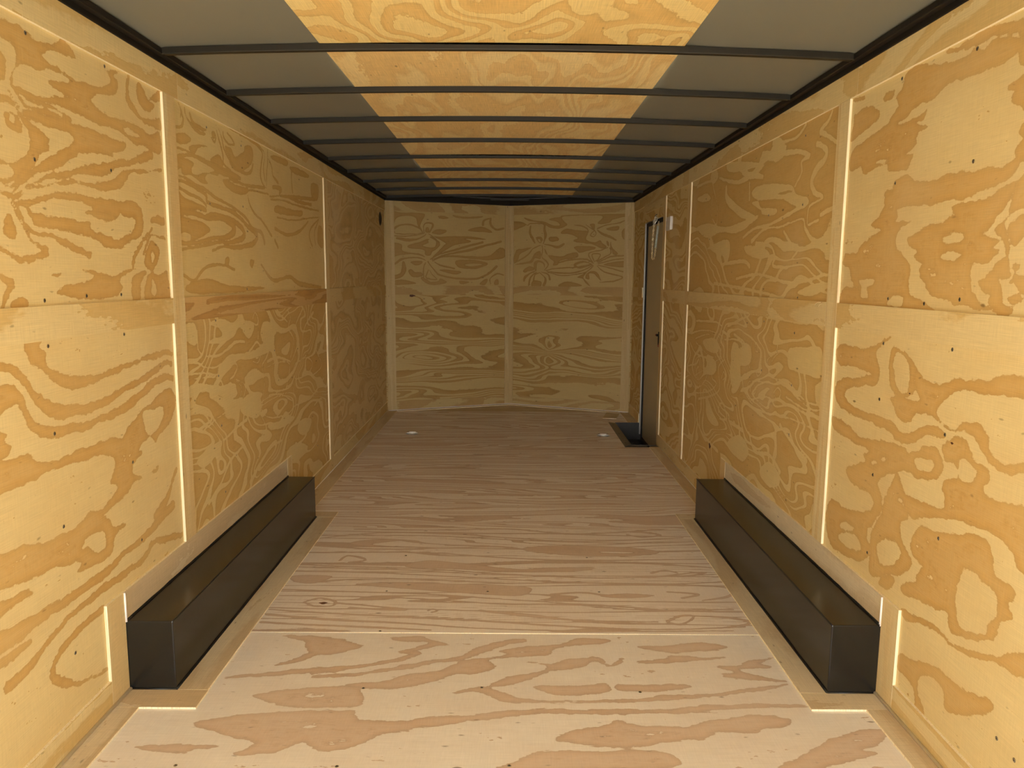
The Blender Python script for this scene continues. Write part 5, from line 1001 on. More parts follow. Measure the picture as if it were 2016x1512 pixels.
exec_fields = dict(FIELDS)
put_left('L1u', YS, SEAML[0], ZM, H, exec_fields['L1u'], 1)
put_left('L1l', YS, SEAML[0], 0, ZM, exec_fields['L1l'], 2)
put_left('L2u', SEAML[0], SEAML[1], ZM, H, exec_fields['L2u'], 3)
put_left('L2l', SEAML[0], SEAML[1], 0, ZM, exec_fields['L2l'], 4)
put_left('L3u', SEAML[1], Y1, ZM, H, exec_fields['L3u'], 5)
put_left('L3l', SEAML[1], Y1, 0, ZM, exec_fields['L3l'], 6)
wall_l(Y0, YS, ZM, H, flipy(exec_fields['R1u'], 0, 0, 1), 21); wall_l(Y0, YS, 0, ZM, flipy(exec_fields['R1l'], 0, 0, 1), 22)
wall_r(Y0, YS, ZM, H, flipy(exec_fields['L1u'], 0, 0, 1), 23); wall_r(Y0, YS, 0, ZM, flipy(exec_fields['L1l'], 0, 0, 1), 24)
DY0, DY1, DZ = 6.10, 6.985, 1.83      # doorway
put_right('R1u', YS, SEAMR[0], ZM, H, exec_fields['R1u'], 7)
put_right('R1l', YS, SEAMR[0], 0, ZM, exec_fields['R1l'], 8)
put_right('R2u', SEAMR[0], SEAMR[1], ZM, H, exec_fields['R2u'], 9)
put_right('R2l', SEAMR[0], SEAMR[1], 0, ZM, exec_fields['R2l'], 10)
put_right('R3u', SEAMR[1], DY0, ZM, H, exec_fields['R3u'], 11)
put_right('R3l', SEAMR[1], DY0, 0, ZM, exec_fields['R3l'], 12)
put_right('R4h', DY0, DY1, DZ, H, exec_fields['R3u'], 13)
put_right('R4u', DY1, Y1, ZM, H, exec_fields['R4u'], 14)
put_right('R4l', DY1, Y1, 0, ZM, exec_fields['R4l'], 15)

# nose walls: from (-XW, Y1) to (0, YN) to (XW, Y1)
NL = math.hypot(XW, YN - Y1)
ndl = Vector((XW, YN - Y1, 0)).normalized()
ndr = Vector((XW, -(YN - Y1), 0)).normalized()
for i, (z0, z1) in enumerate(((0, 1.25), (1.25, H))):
    struct(sheet('wall_front', (-XW, Y1, z0), ndl, (0, 0, 1), NL, z1 - z0, M_NOSE2_SHADED if i else M_NOSE_SHADED, exec_fields['NL%d' % i], step=0.005, off=(40 + i * 5, 3)))
    struct(sheet('wall_front', (0, YN, z0), ndr, (0, 0, 1), NL, z1 - z0, M_NOSE2_SHADED if i else M_NOSE_SHADED, exec_fields['NR%d' % i], step=0.005, off=(60 + i * 5, 3)))

# ------------------------------------------------------------------ floor sheets, grain across the trailer
WX0, WY0, WY1 = 0.937, 5.955, 6.995     # step well hole
def floor_sheet(x0, x1, y0, y1, f, n):
    g = (lambda U, V: f(x0 + U, y0 + V))
    return struct(sheet('floor', (x0, y0, 0.0025 if 2.7 < y0 < 7.1 else 0), (1, 0, 0), (0, 1, 0), x1 - x0, y1 - y0, M_FLOOR if n in (0, 1) else M_FLOOR2, g, step=0.006 if 2.7 < y0 < 2.8 else 0.009, th=0.02, off=(n * 3.3, n * 2.1), edge=M_EDGE))
FL = [Y0, 0.294, 1.513, 2.732, 3.951, 5.170, WY0, WY1, Y1]
for i in range(8):
    x1 = WX0 if i == 6 else XW
    fk = ['F1', 'F0', 'F0', 'F1', 'F2', 'F3', 'F3', 'F4'][i]
    gap = 0.0016
    floor_sheet(-XW, x1, FL[i] + (gap if i in (1, 2, 3, 4, 5) else 0), FL[i + 1], exec_fields[fk], [7, 0, 1, 2, 3, 4, 4, 6][i])
def tri_floor():
    me_b = bmesh.new()
    add_prism(me_b, [(-XW, Y1), (XW, Y1), (0, YN)], -0.02, 0.0)
    o = bm_obj('floor', me_b, M_FSTRIP)
    lay = o.data.uv_layers.new(name='UVMap')
    for p in o.data.polygons:
        for li in p.loop_indices:
            c = o.data.vertices[o.data.loops[li].vertex_index].co
            lay.data[li].uv = (c.x + 9, c.y)
    struct(o)
tri_floor()
sb = bmesh.new(); add_box(sb, (-1.29, Y0, -0.20), (0.93, YN, -0.021)); add_box(sb, (0.93, Y0, -0.20), (1.29, WY0 - 0.02, -0.021)); add_box(sb, (0.93, WY1 + 0.02, -0.20), (1.29, YN, -0.021))
struct(bm_obj('trim_1', sb, M_RAIL))

# ------------------------------------------------------------------ cover strips (thin plywood over every joint)
tn = [1]
def uvs(o, ga, offx):
    """box-mapped uv in metres with the grain along axis ga"""
    me = o.data
    lay = me.uv_layers.new(name='UVMap')
    for p in me.polygons:
        nrm = p.normal
        k = max(range(3), key=lambda i: abs(nrm[i]))
        ax = [i for i in range(3) if i != k]
        if ga in ax:
            ax.remove(ga); a, b = ga, ax[0]
        else:
            a, b = ax
        for li in p.loop_indices:
            c = me.vertices[me.loops[li].vertex_index].co
            lay.data[li].uv = (c[a] + offx, c[b] + offx * 0.37)

def strip(a, b, ga, mat, name=None, ends=True, pts=None, z=None):
    bm = bmesh.new()
    if pts:
        add_prism(bm, pts, z[0], z[1])
    else:
        add_box(bm, a, b)
    if name is None:
        tn[0] += 1
        name = 'trim_%d' % tn[0]
    o = bm_obj(name, bm, [mat, M_EDGE])
    uvs(o, ga, rnd.uniform(0, 30))
    # the raw veneer edges show on the narrow faces
    me = o.data
    areas = sorted(((p.area, p.index) for p in me.polygons), reverse=True)
    for _, i in areas[2:]:
        me.polygons[i].material_index = 1
    return struct(o)

def sl(y0, y1, z0, z1, ga=1, mat=None, name=None):      # on the left wall
    return strip((-XW, y0, z0), (-XW + TS, y1, z1), ga, mat or M_STRIP, name)
def sr(y0, y1, z0, z1, ga=1, mat=None, name=None):      # on the right wall
    return strip((XW - TS, y0, z0), (XW, y1, z1), ga, mat or M_STRIP, name)
def sf(x0, x1, y0, y1, ga=1, mat=None):                 # on the floor
    return strip((x0, y0, 0), (x1, y1, TS * 0.7), ga, mat or M_FSTRIP)

g = 0.0015
ZT, ZB, ZA, ZC = 1.974, 0.091, 1.163, 1.254   # top strip bottom, base strip top, mid strip
BZ = 0.335
# left wall
sl(Y0, 2.917, ZT, H); sl(2.917 + g, 5.13, ZT, H); sl(5.13 + g, Y1 - .01, ZT, H)
sl(2.790, 2.885, BZ, ZT - g, 2, M_POST); sl(5.122, 5.215, ZB, ZT - g, 2, M_POST)
sl(Y0, 2.790 - g, ZA, ZC); sl(2.885 + g, 5.122 - g, ZA, ZC, 1, M_STRIPD); sl(5.215 + g, Y1 - .01, ZA, ZC)
sl(Y0, 2.213 - g, 0, ZB, name='baseboard_left')
sl(2.213, 2.316, 0, BZ, 2, M_POST)
sl(2.316 + g, 4.11, 0.242, BZ, 1, M_FSTRIP)
sl(4.115, 4.210, 0, BZ, 2, M_POST)
sl(4.210 + g, 5.215, 0, ZB, name='baseboard_left'); sl(5.217, Y1 - .01, 0, ZB, name='baseboard_left')
# right wall
sr(Y0, 2.757, ZT, H); sr(2.757 + g, 5.28, ZT, H); sr(5.28 + g, Y1 - .01, ZT, H)
sr(2.812, 2.905, BZ, ZT - g, 2, M_POST); sr(5.203, 5.290, ZB, ZT - g, 2, M_POST)
sr(Y0, 2.812 - g, ZA, ZC); sr(2.905 + g, 5.203 - g, ZA, ZC); sr(5.290 + g, 6.030 - g, ZA, ZC)
sr(6.032, 6.118, ZB, ZT - g, 2, M_POST)
sr(Y0, 2.220 - g, 0, ZB, name='baseboard_right')
sr(2.220, 2.320, 0, BZ, 2, M_POST)
sr(2.320 + g, 4.125, 0.242, BZ, 1, M_FSTRIP)
sr(4.130, 4.225, 0, BZ, 2, M_POST)
sr(4.225 + g, 6.10, 0, ZB, name='baseboard_right'); sr(DY1 + .005, Y1 - .01, 0, ZB, name='baseboard_right')
sr(DY1 + .005, Y1 - .01, ZA, ZC)
sr(6.118 + g, 6.985, 1.908, ZT - g)
# nose strips
def nose_strip(s0, s1, z0, z1, side, mat, ga, name=None):
    d = ndl if side < 0 else ndr
    st = Vector((-XW, Y1, 0)) if side < 0 else Vector((0, YN, 0))
    nrm = Vector((d.y, -d.x, 0))
    a, b = st + d * s0, st + d * s1
    pts = [a, b, b + nrm * TS, a + nrm * TS]
    bm = bmesh.new(); add_prism(bm, [(p.x, p.y) for p in pts], z0, z1)
    if name is None:
        tn[0] += 1; name = 'trim_%d' % tn[0]
    o = bm_obj(name, bm, [mat, M_EDGE])
    me = o.data
    lay = me.uv_layers.new(name='UVMap'); k = rnd.uniform(0, 30)
    for p in me.polygons:
        for li in p.loop_indices:
            c = me.vertices[me.loops[li].vertex_index].co
            s = (c - st).dot(d)
            lay.data[li].uv = (s + k, c.z) if ga == 0 else (c.z + k, s)
    return struct(o)
pw = 0.098
nose_strip(0.012, pw, 0.0, H, -1, M_NPOST_SHADED, 2)
nose_strip(NL - pw, NL - 0.012, 0.0, H, 1, M_NPOST_SHADED, 2)
nose_strip(NL - 0.048, NL - 0.004, 0.0, H, -1, M_NPOST_SHADED, 2)
nose_strip(0.004, 0.048, 0.0, H, 1, M_NPOST_SHADED, 2)
nose_strip(pw + g, NL - 0.05, 0, ZB, -1, M_NSTRIP_SHADED, 0, 'baseboard_front'); nose_strip(0.05, NL - pw - g, 0, ZB, 1, M_NSTRIP_SHADED, 0, 'baseboard_front')
nose_strip(pw + g, NL - 0.05, ZA - .003, ZC - .005, -1, M_NSTRIP_SHADED, 0); nose_strip(0.05, NL - pw - g, ZA - .003, ZC - .005, 1, M_NSTRIP_SHADED, 0)
nose_strip(pw + g, NL - 0.05, ZT, H, -1, M_NSTRIP_SHADED, 0); nose_strip(0.05, NL - pw - g, ZT, H, 1, M_NSTRIP_SHADED, 0)
# floor strips
sf(-1.208, -1.133, Y0, 2.213 - g)
sf(-1.208, -0.957, 2.213, 2.314, 0)
sf(-1.057, -0.960, 2.316, 4.112, 1)
sf(-1.208, -0.960, 4.114, 4.212, 0)
sf(-1.208, -1.115, 4.214, Y1 - .03)
sf(1.137, 1.208, Y0, 2.222 - g)
sf(0.965, 1.208, 2.222, 2.316, 0)
sf(0.965, 1.050, 2.318, 4.122, 1)
sf(0.965, 1.208, 4.124, 4.215, 0)
sf(1.128, 1.208, 4.217, WY0 - .002)
sf(1.118, 1.208, WY1 + .002, Y1 - .03)
def nose_floor(side):
    d = ndl if side < 0 else ndr
    st = Vector((-XW, Y1, 0)) if side < 0 else Vector((0, YN, 0))
    nrm = Vector((d.y, -d.x, 0))
    a, b = st + d * (0.10 if side < 0 else 0.0), st + d * (NL if side < 0 else NL - 0.10)
    pts = [a + nrm * .012, b + nrm * .012, b + nrm * 0.085, a + nrm * 0.085]
    if side < 0:
        pts[1].x = pts[2].x = -0.001
    else:
        pts[0].x = pts[3].x = 0.001
    strip(None, None, 0, M_FSTRIP, pts=[(p.x, p.y) for p in pts], z=(0, TS * .6))
nose_floor(-1); nose_floor(1)
# loose-looking patch of plywood screwed down before the right nose corner
strip(None, None, 0, M_FSTRIP, pts=[(0.905, 7.19), (1.035, 7.17), (1.10, 7.43), (0.98, 7.50)], z=(0.0062, 0.011))

# white caulk beads in the wall to floor corner
def bead(pts, r, name=None):
    bm = bmesh.new(); add_tube(bm, pts, r, 6)
    tn[0] += 1
    return struct(bm_obj('trim_%d' % tn[0], bm, M_CAULK, smooth=True))
bead([(-1.2075, Y0, 0.0095), (-1.2075, 2.315, 0.0095)], 0.0058)
bead([(1.2075, Y0, 0.0095), (1.2075, 2.315, 0.0095)], 0.0058)
bead([(-1.209, 4.12, 0.005), (-1.209, Y1 - .02, 0.005)], 0.003)
bead([(1.209, 4.13, 0.005), (1.209, WY0 - .01, 0.005)], 0.003)
bead([(-1.2, Y1 - .02, 0.006), (0, YN - .02, 0.006), (1.2, Y1 - .02, 0.006)], 0.004)
bead([(-1.2095, 2.3175, 0.236), (-1.2095, 2.3175, BZ - .002)], 0.0035)
bead([(1.2095, 2.3215, 0.236), (1.2095, 2.3215, BZ - .002)], 0.0035)

# ------------------------------------------------------------------ screws in the sheets
def screw(parent, p, nrm, r=0.0042):
    bm = bmesh.new()
    M = Matrix.Translation(p) @ Vector(nrm).to_track_quat('Z', 'Y').to_matrix().to_4x4()
    add_lathe(bm, [(r * 1.35, 0.0003), (r, 0.0012), (r * 0.45, 0.0012), (r * 0.3, 0.0006), (0, 0.0006)], M, 10)
    o = bm_obj('screw', bm, [M_SCREW, M_SDARK], parent)
    for f in o.data.polygons:
        c = M.inverted() @ f.center
        if math.hypot(c.x, c.y) < r * 0.5:
            f.material_index = 1
    return o
for (y, z) in SL:
    k = 'L' + ('1' if y < SEAML[0] else '2' if y < SEAML[1] else '3') + ('u' if z > ZM else 'l')
    screw(left_sheets[k], (-XW, y, z), (1, 0, 0))
for (y, z) in SR:
    k = 'R' + ('1' if y < SEAMR[0] else '2' if y < SEAMR[1] else '3') + ('u' if z > ZM else 'l')
    screw(left_sheets[k], (XW, y, z), (-1, 0, 0))
def floor_at(y):
    for i in range(8):
        if FL[i] <= y < FL[i + 1]:
            return bpy.data.objects['floor' if i == 0 else 'floor.%03d' % i]
for (x, y) in SF:
    screw(floor_at(y), (x, y, 0.0027 if y > 2.74 else 0), (0, 0, 1), 0.0040)
def knot(parent, p, nrm, a, b, rot=0.0):
    """dark tight knot lying in the veneer"""
    bm = bmesh.new()
    M = Matrix.Translation(p) @ Vector(nrm).to_track_quat('Z', 'Y').to_matrix().to_4x4() @ Matrix.Rotation(rot, 4, 'Z')
    ring = [bm.verts.new(M @ Vector((a * math.cos(t) * (1 + .25 * math.sin(3 * t + a * 900)), b * math.sin(t) * (1 + .2 * math.cos(4 * t)), 0.0006))) for t in (2 * math.pi * i / 14 for i in range(14))]
    c = bm.verts.new(M @ Vector((0, 0, 0.0012)))
    for i in range(14):
        bm.faces.new((ring[i], ring[(i + 1) % 14], c))
    return bm_obj('knot', bm, M_KNOT, parent)
knot(left_sheets['R2l'], (XW, 4.497, 0.342), (-1, 0, 0), 0.022, 0.016)
knot(floor_at(2.99), (-0.749, 2.990, 0.0025), (0, 0, 1), 0.017, 0.010)
knot(left_sheets['R1l'], (XW, 2.035, 0.899), (-1, 0, 0), 0.007, 0.003)
knot(left_sheets['R1l'], (XW, 2.273, 1.0), (-1, 0, 0), 0.005, 0.002)
wf = [o for o in bpy.data.objects if o.name.startswith('wall_front')]
pk = Vector((-XW, Y1, 0)) + ndl * 0.27
knot(wf[0], (pk.x + ndl.y * .001, pk.y - ndl.x * .001, 1.150), (ndl.y, -ndl.x, 0), 0.030, 0.012)

# ------------------------------------------------------------------ roof
def bow_z(x):          # underside of the roof bows
    return 2.086 + 0.024 * (1 - (x / 1.19) ** 2)
BH = 0.023
def roof_half(y):
    return XW + 0.02 if y <= Y1 else max(0.02, (XW + .02) * (YN - y) / (YN - Y1))
rm = bmesh.new()
ys = [Y0] + [Y0 + i * 0.1 for i in range(1, int((YN - Y0) / 0.1))] + [YN]
xs = [-1.25, -1.235, -1.215, -1.19, -1.16, -1.12, -1.06, -1.0, -.9, -.8, -.7, -.5, -.25, 0, .25, .5, .7, .8, .9, 1.0, 1.06, 1.12, 1.16, 1.19, 1.215, 1.235, 1.25]
BOWS = [-0.865, -0.265, 0.335, 0.935, 1.54, 2.145, 2.745, 3.345, 3.945, 4.545, 5.145, 5.745, 6.345, 6.94, 7.53, 7.93]
ysr = []
for a, b in zip([Y0] + BOWS, BOWS + [YN + .05]):
    for k in range(5):
        ysr.append(a + (b - a) * k / 5)
ysr.append(YN + .09)
def roof_z(x, y):
    e = max(0.0, (abs(x) - 1.16) / 0.09)
    z = bow_z(min(abs(x), 1.19)) + BH + 0.0015 - 0.030 * e ** 2
    # thin skin bellies up between the bows near the sides
    prev = max([b for b in [Y0] + BOWS if b <= y + 1e-6]); nxt = min([b for b in BOWS + [YN + .05] if b > y + 1e-6] or [YN + .06])
    t = (y - prev) / max(nxt - prev, 1e-6)
    return z + 0.006 * math.sin(math.pi * t) * min(1, max(0, (abs(x) - .62) / .2)) * max(0, 1 - e)
grid = [[rm.verts.new((x, y, roof_z(x, y))) for x in xs] for y in ysr]
for i in range(len(ysr) - 1):
    for j in range(len(xs) - 1):
        rm.faces.new((grid[i][j], grid[i][j + 1], grid[i + 1][j + 1], grid[i + 1][j]))
roof = bm_obj('ceiling', rm, M_SKIN, smooth=True)
sm = roof.modifiers.new('thickness', 'SOLIDIFY'); sm.thickness = 0.004; sm.offset = 1
struct(roof)
# plywood run down the middle of the roof, resting on the bows
def ceil_sheet(y0, y1, f, n):
    # u along y (grain), v along x; normal must point down
    x0, x1 = -0.646, 0.603
    U0 = sheet('ceiling', (x0, y0, 2.131), (0, 1, 0), (1, 0, 0), y1 - y0, x1 - x0, M_CEIL if n == 0 else M_CEIL2, f, th=0.012, off=(n * 4.1, n * 2.3), edge=M_EDGE)
    me = U0.data
    n_ = len(me.vertices)
    co = np.empty(n_ * 3, np.float32); me.vertices.foreach_get('co', co); co = co.reshape(-1, 3)
    base = 2.131
    arch = 2.086 + 0.024 * (1 - (co[:, 0] / 1.19) ** 2) + BH - 0.0005
    co[:, 2] += arch - base
    flip = -1
    me.vertices.foreach_set('co', co.ravel()); me.update()
    return struct(U0)
ceil_sheet(Y0, 0.306, FIELDS['C1'], 5)
for i, (a, b) in enumerate(((0.3061, 2.745), (2.7451, 5.145), (5.1451, 7.56))):
    c0 = ceil_sheet(a, b, FIELDS['C%d' % i], i)
# lift the skin over the plywood strip
for v in roof.data.vertices:
    if abs(v.co.x) < 0.69:
        v.co.z += 0.013

# side rails and nose rails of the roof frame
for s, nm in ((-1, 'trim_rail'), (1, 'trim_rail')):
    bm = bmesh.new()
    add_box(bm, (s * 1.207, Y0, H + .001), (s * 1.27, Y1, 2.104), 0.002, 1)
    add_box(bm, (s * 1.185, Y0, 2.0865), (s * 1.21, Y1, 2.1065), 0.004, 2)
    tn[0] += 1
    struct(bm_obj('trim_%d' % tn[0], bm, M_RAIL))
for s in (-1, 1):
    bm = bmesh.new()
    d = ndl if s < 0 else ndr
    nrm = Vector((d.y, -d.x, 0))
    a = Vector((s * 1.21, Y1 , 0)); b = Vector((0, YN, 0))
    off = nrm * 0.035
    add_prism(bm, [((a + off).x, (a + off).y), (0, YN - .037), (0, YN + .05), (s * 1.27, Y1 + .03)], H + .001, 2.128)
    tn[0] += 1
    struct(bm_obj('trim_%d' % tn[0], bm, M_RAIL))

ordn = ['first from the open end', 'second from the open end', 'third from the open end', 'fourth from the open end',
        'fifth from the open end', 'sixth from the open end', 'topmost in the picture, crossing the brightest ceiling plywood',
        'second from the top of the picture', 'third from the top of the picture', 'fourth from the top of the picture',
        'fifth from the top of the picture', 'sixth from the top of the picture', 'seventh from the top of the picture',
        'eighth from the top of the picture', 'ninth from the top, where the nose begins', 'short last one inside the V nose']
for i, y in enumerate(BOWS):
    half = 1.190 if y < Y1 else 1.19 * (YN - y) / (YN - Y1) + 0.50
    half = min(half, 1.19)
    bm = bmesh.new()
    n = 24
    prof = [(0, BH), (0, 0.003), (0.002, 0.0), (0.006, -0.0005), (0.008, 0.003), (0.034, 0.003), (0.038, 0.006), (0.038, BH)]
    if y > Y1:
        half = 0.42
    prev = None
    for k in range(n + 1):
        x = -half + 2 * half * k / n
        ring = [bm.verts.new((x, y + py, bow_z(x) + pz)) for py, pz in prof]
        if prev:
            m = len(prof)
            for a in range(m):
                bm.faces.new((prev[a], prev[(a + 1) % m], ring[(a + 1) % m], ring[a]))
        else:
            bm.faces.new(ring)
        prev = ring
    bm.faces.new(prev[::-1])
    o = bm_obj('roof_bow', bm, M_BOW)
    tag(o, 'black steel roof bow, ' + ordn[i], 'roof beam', 'roof bows across the ceiling')

# exterior shell
for s in (-1, 1):
    bm = bmesh.new()
    if s < 0:
        add_box(bm, (-1.28, Y0, -0.02), (-1.2325, Y1, 2.11))
    else:
        add_box(bm, (1.31, Y0, -0.2), (1.32, Y1, 2.11))
        add_box(bm, (1.2325, Y0, -0.02), (1.31, DY0 - .03, H)); add_box(bm, (1.2325, DY1 + .03, -0.02), (1.31, Y1, H)); add_box(bm, (1.2325, DY0 - .03, DZ + .03), (1.31, DY1 + .03, H))
    struct(bm_obj('wall_%s' % ('left' if s < 0 else 'right'), bm, M_EXT))
bm = bmesh.new()
add_prism(bm, [(-1.32, Y1), (0, YN + .06), (1.32, Y1), (1.36, Y1 + .02), (0, YN + .12), (-1.36, Y1 + .02)], -0.2, 2.19)
struct(bm_obj('wall_front', bm, M_EXT))

# ------------------------------------------------------------------ wheel boxes
def wheel_box(s, y0, y1, w, label):
    xi = s * (XW - w)
    t = empty('wheel_box', (s * 1.14, (y0 + y1) / 2, 0), label, 'wheel box', 'wheel boxes along the side walls')
    c = Vector(t.location)
    def L(p):
        return (p[0] - c.x, p[1] - c.y, p[2] - c.z)
    bm = bmesh.new()
    x0, x1 = sorted((xi, s * (XW + 0.0)))
    add_box(bm, L((x0, y0, 0.0)), L((x1, y1, 0.238)), 0.004, 2)
    bm_obj('body', bm, M_BOX, t)
    bm = bmesh.new()       # folded seams standing a hair proud of the sheet
    add_tube(bm, [L((xi + s * .001, y0 + .004, 0.237)), L((xi + s * .001, y1 - .004, 0.237))], 0.0032, 6)
    bm_obj('edge_seam', bm, M_BEAD, t)
    bm = bmesh.new()       # sealant beads on the wall and on the floor
    rr = random.Random(3)
    zz = 0.2385
    pts = [L((s * (XW - .0095), y0 + (y1 - y0) * i / 40, zz + rr.uniform(-.0008, .0012))) for i in range(41)]
    add_tube(bm, pts, 0.0055, 6)
    pts = [L((xi - s * .001, y0 + (y1 - y0) * i / 40, 0.0065 + rr.uniform(-.0008, .0012))) for i in range(41)]
    add_tube(bm, pts, 0.005, 6)
    pts = [L((xi, y0 - .001, 0.0065)), L((s * (XW - .008), y0 - .001, 0.0065))]
    add_tube(bm, pts, 0.004, 6)
    bm_obj('sealant', bm, M_BEAD, t, smooth=True)
    return t
wheel_box(-1, 2.319, 4.112, 0.158, 'long black painted steel wheel box along the left wall')
wheel_box(1, 2.319, 4.122, 0.166, 'long black painted steel wheel box along the right wall')

# ------------------------------------------------------------------ side door, jamb and step well
dr = struct(bm_obj('door_1', (lambda b: (add_box(b, (1.242, DY0 - .02, -0.13), (1.275, DY1 - .035, 1.800), 0.003, 1), b)[1])(bmesh.new()), M_DOOR))
bm = bmesh.new()
add_box(bm, (1.232, DY1 - .055, -0.13), (1.262, DY1 - .012, 1.822), 0.004, 1)
add_box(bm, (1.232, DY0 - .02, 1.792), (1.262, DY1 - .055, 1.826), 0.004, 1)
add_box(bm, (1.226, DY0 - .0, -0.152), (1.262, DY1 - .055, -0.118), 0.004, 1)
bm_obj('door_seal', bm, M_GASK, dr)
bm = bmesh.new()
add_box(bm, (1.2205, DY1 - .012, -0.10), (1.262, DY1 + .004, 1.825), 0.004, 2)
bm_obj('door_frame', bm, M_JAMB, dr)
bm = bmesh.new(); add_box(bm, (1.275, DY0 - .05, -0.2), (1.309, DY1 + .03, 1.86)); bm_obj('outer_panel', bm, M_DOOR, dr)
# inside latch
bm = bmesh.new()
add_box(bm, (1.226, 6.128, 0.862), (1.243, 6.250, 0.905), 0.003, 2)
add_box(bm, (1.222, 6.196, 0.800), (1.240, 6.236, 0.875), 0.003, 2)
add_box(bm, (1.212, 6.24, 0.868), (1.23, 6.275, 0.886), 0.004, 2)
hd = bm_obj('door_handle', bm, M_GASK, dr)
bm = bmesh.new()
add_box(bm, (1.223, 6.145, 0.782), (1.241, 6.240, 0.815), 0.003, 2)
add_box(bm, (1.223, 6.145, 0.815), (1.241, 6.170, 0.835), 0.003, 2)
add_box(bm, (1.208, 6.255, 0.872), (1.214, 6.285, 0.882), 0.002, 1)
bm_obj('lock_tab', bm, M_RED, hd)['label'] = 'red plastic lock tab'

wl = empty('step_well', (1.08, 6.475, 0), 'black recessed step well sunk in the floor at the side door', 'step well')
def W_(p): return (p[0] - 1.08, p[1] - 6.475, p[2])
bm = bmesh.new()      # flange frame lying round the hole
FX = 0.997
add_prism(bm, [W_((0.937, WY0, 0))[:2], W_((FX, WY0 + .075, 0))[:2], W_((FX, WY1 - .04, 0))[:2], W_((0.937, WY1, 0))[:2]], -0.004, 0.008)
bm_obj('flange', bm, M_FLANGE, wl)
bm = bmesh.new()
add_box(bm, W_((FX, WY0 + .002, -0.004)), W_((1.118, WY0 + .07, 0.004)), 0.001, 1)
add_box(bm, W_((0.937, WY0 + .0, -0.004)), W_((FX, WY0 + .06, 0.003)), 0.001, 1)
bm_obj('front_lip', bm, M_WELL, wl)
bm = bmesh.new()
add_tube(bm, [W_((FX, WY0 + .075, 0.006)), W_((FX, WY1 - .04, 0.006))], 0.0025, 6)
add_tube(bm, [W_((FX, WY0 + .072, 0.004)), W_((1.20, WY0 + .072, 0.004))], 0.0025, 6)
bm_obj('rim', bm, M_FLANGE, wl)
bm = bmesh.new()
add_box(bm, W_((FX - .002, WY0 + .03, -0.155)), W_((FX + .001, WY1 - .001, -0.002)))
add_box(bm, W_((FX, WY1 - .006, -0.155)), W_((1.24, WY1 - .001, 0.006)))
add_box(bm, W_((FX, WY0 + .03, -0.155)), W_((1.24, WY0 + .034, -0.002)))
bm_obj('well_side', bm, M_WELL, wl)
bm = bmesh.new()
add_box(bm, W_((FX, WY0 + .03, -0.165)), W_((1.24, WY1 - .002, -0.152)))
for i in range(14):
    for j in range(4):
        add_box(bm, W_((FX + .02 + j * .052 + (i % 2) * .02, WY0 + .08 + i * .064, -0.153)), W_((FX + .035 + j * .052 + (i % 2) * .02, WY0 + .10 + i * .064, -0.149)))
bm_obj('tread', bm, M_TREAD, wl)
for yy in (6.10, 6.47, 6.86):
    sbm = bmesh.new()
    add_lathe(sbm, [(0.008, 0.007), (0.007, 0.009), (0, 0.010)], Matrix.Translation(W_((0.962, yy, 0))), 10)
    bm_obj('screw', sbm, M_BEAD, wl)

# ------------------------------------------------------------------ door holdback chain with spring
ch = empty('door_chain', (1.20, 6.42, 1.81), 'thin metal chain and spring hanging in two loops at the top of the side door', 'chain')
def C_(p): return (p[0] - 1.20, p[1] - 6.42, p[2] - 1.81)
def link_bm(bm, p, d, rot, ln=0.013, wd=0.007, r=0.0022):
    d = Vector(d).normalized(); s1 = d.orthogonal().normalized(); s2 = d.cross(s1)
    s = math.cos(rot) * s1 + math.sin(rot) * s2
    pts = []
    for i in range(12):
        t = 2 * math.pi * i / 12
        pts.append(Vector(p) + d * ln * math.cos(t) + s * wd * math.sin(t))
    add_tube(bm, pts, r, 5, closed=True)
path = [(1.205, 6.46, 1.80)]
for i in range(24):
    t = i / 23.0
    path.append((1.205, 6.475 + 0.045 * t, 1.795 - 0.28 * t))
path.append((1.205, 6.50, 1.500)); path.append((1.205, 6.43, 1.500))
for i in range(24):
    t = i / 23.0
    path.append((1.205, 6.405 - 0.135 * t, 1.517 + 0.27 * t))
bm = bmesh.new()
link_bm(bm, (0, 0, 0), (0, 0, 1), 0)
link_me = bpy.data.meshes.new('chain_link'); bm.to_mesh(link_me); bm.free(); link_me.materials.append(M_CHAIN)
acc = 0.0; nxt = 0.0; k = 0
for a, b in zip(path, path[1:]):
    a, b = Vector(a), Vector(b); L_ = (b - a).length
    while nxt <= acc + L_:
        p = a + (b - a) * ((nxt - acc) / L_)
        if not (p.z > 1.585 and p.y < 6.40 and p.z < 1.76):
            lk = bpy.data.objects.new('chain_link', link_me); col.objects.link(lk); lk.parent = ch
            lk.matrix_local = Matrix.Translation(C_(p)) @ (b - a).to_track_quat('Z', 'Y').to_matrix().to_4x4() @ Matrix.Rotation((k % 2) * math.pi / 2, 4, 'Z')
        nxt += 0.019; k += 1
    acc += L_
bm = bmesh.new()
pts = []
for i in range(18 * 10):
    t = i / (18 * 10.0)
    p = Vector((1.205, 6.375 - 0.085 * t, 1.585 + 0.175 * t))
    a = 2 * math.pi * i / 10
    pts.append(C_(p + Vector((math.cos(a), math.sin(a), 0)) * 0.008))
add_tube(bm, pts, 0.0030, 5)
bm_obj('spring', bm, M_SPRING, ch)
bm = bmesh.new()
add_tube(bm, [C_((1.222, 6.42, 1.862)), C_((1.208, 6.42, 1.858)), C_((1.202, 6.42, 1.84)), C_((1.206, 6.43, 1.815)), C_((1.203, 6.45, 1.80))], 0.003, 6)
bm_obj('hook', bm, M_BEAD, ch)
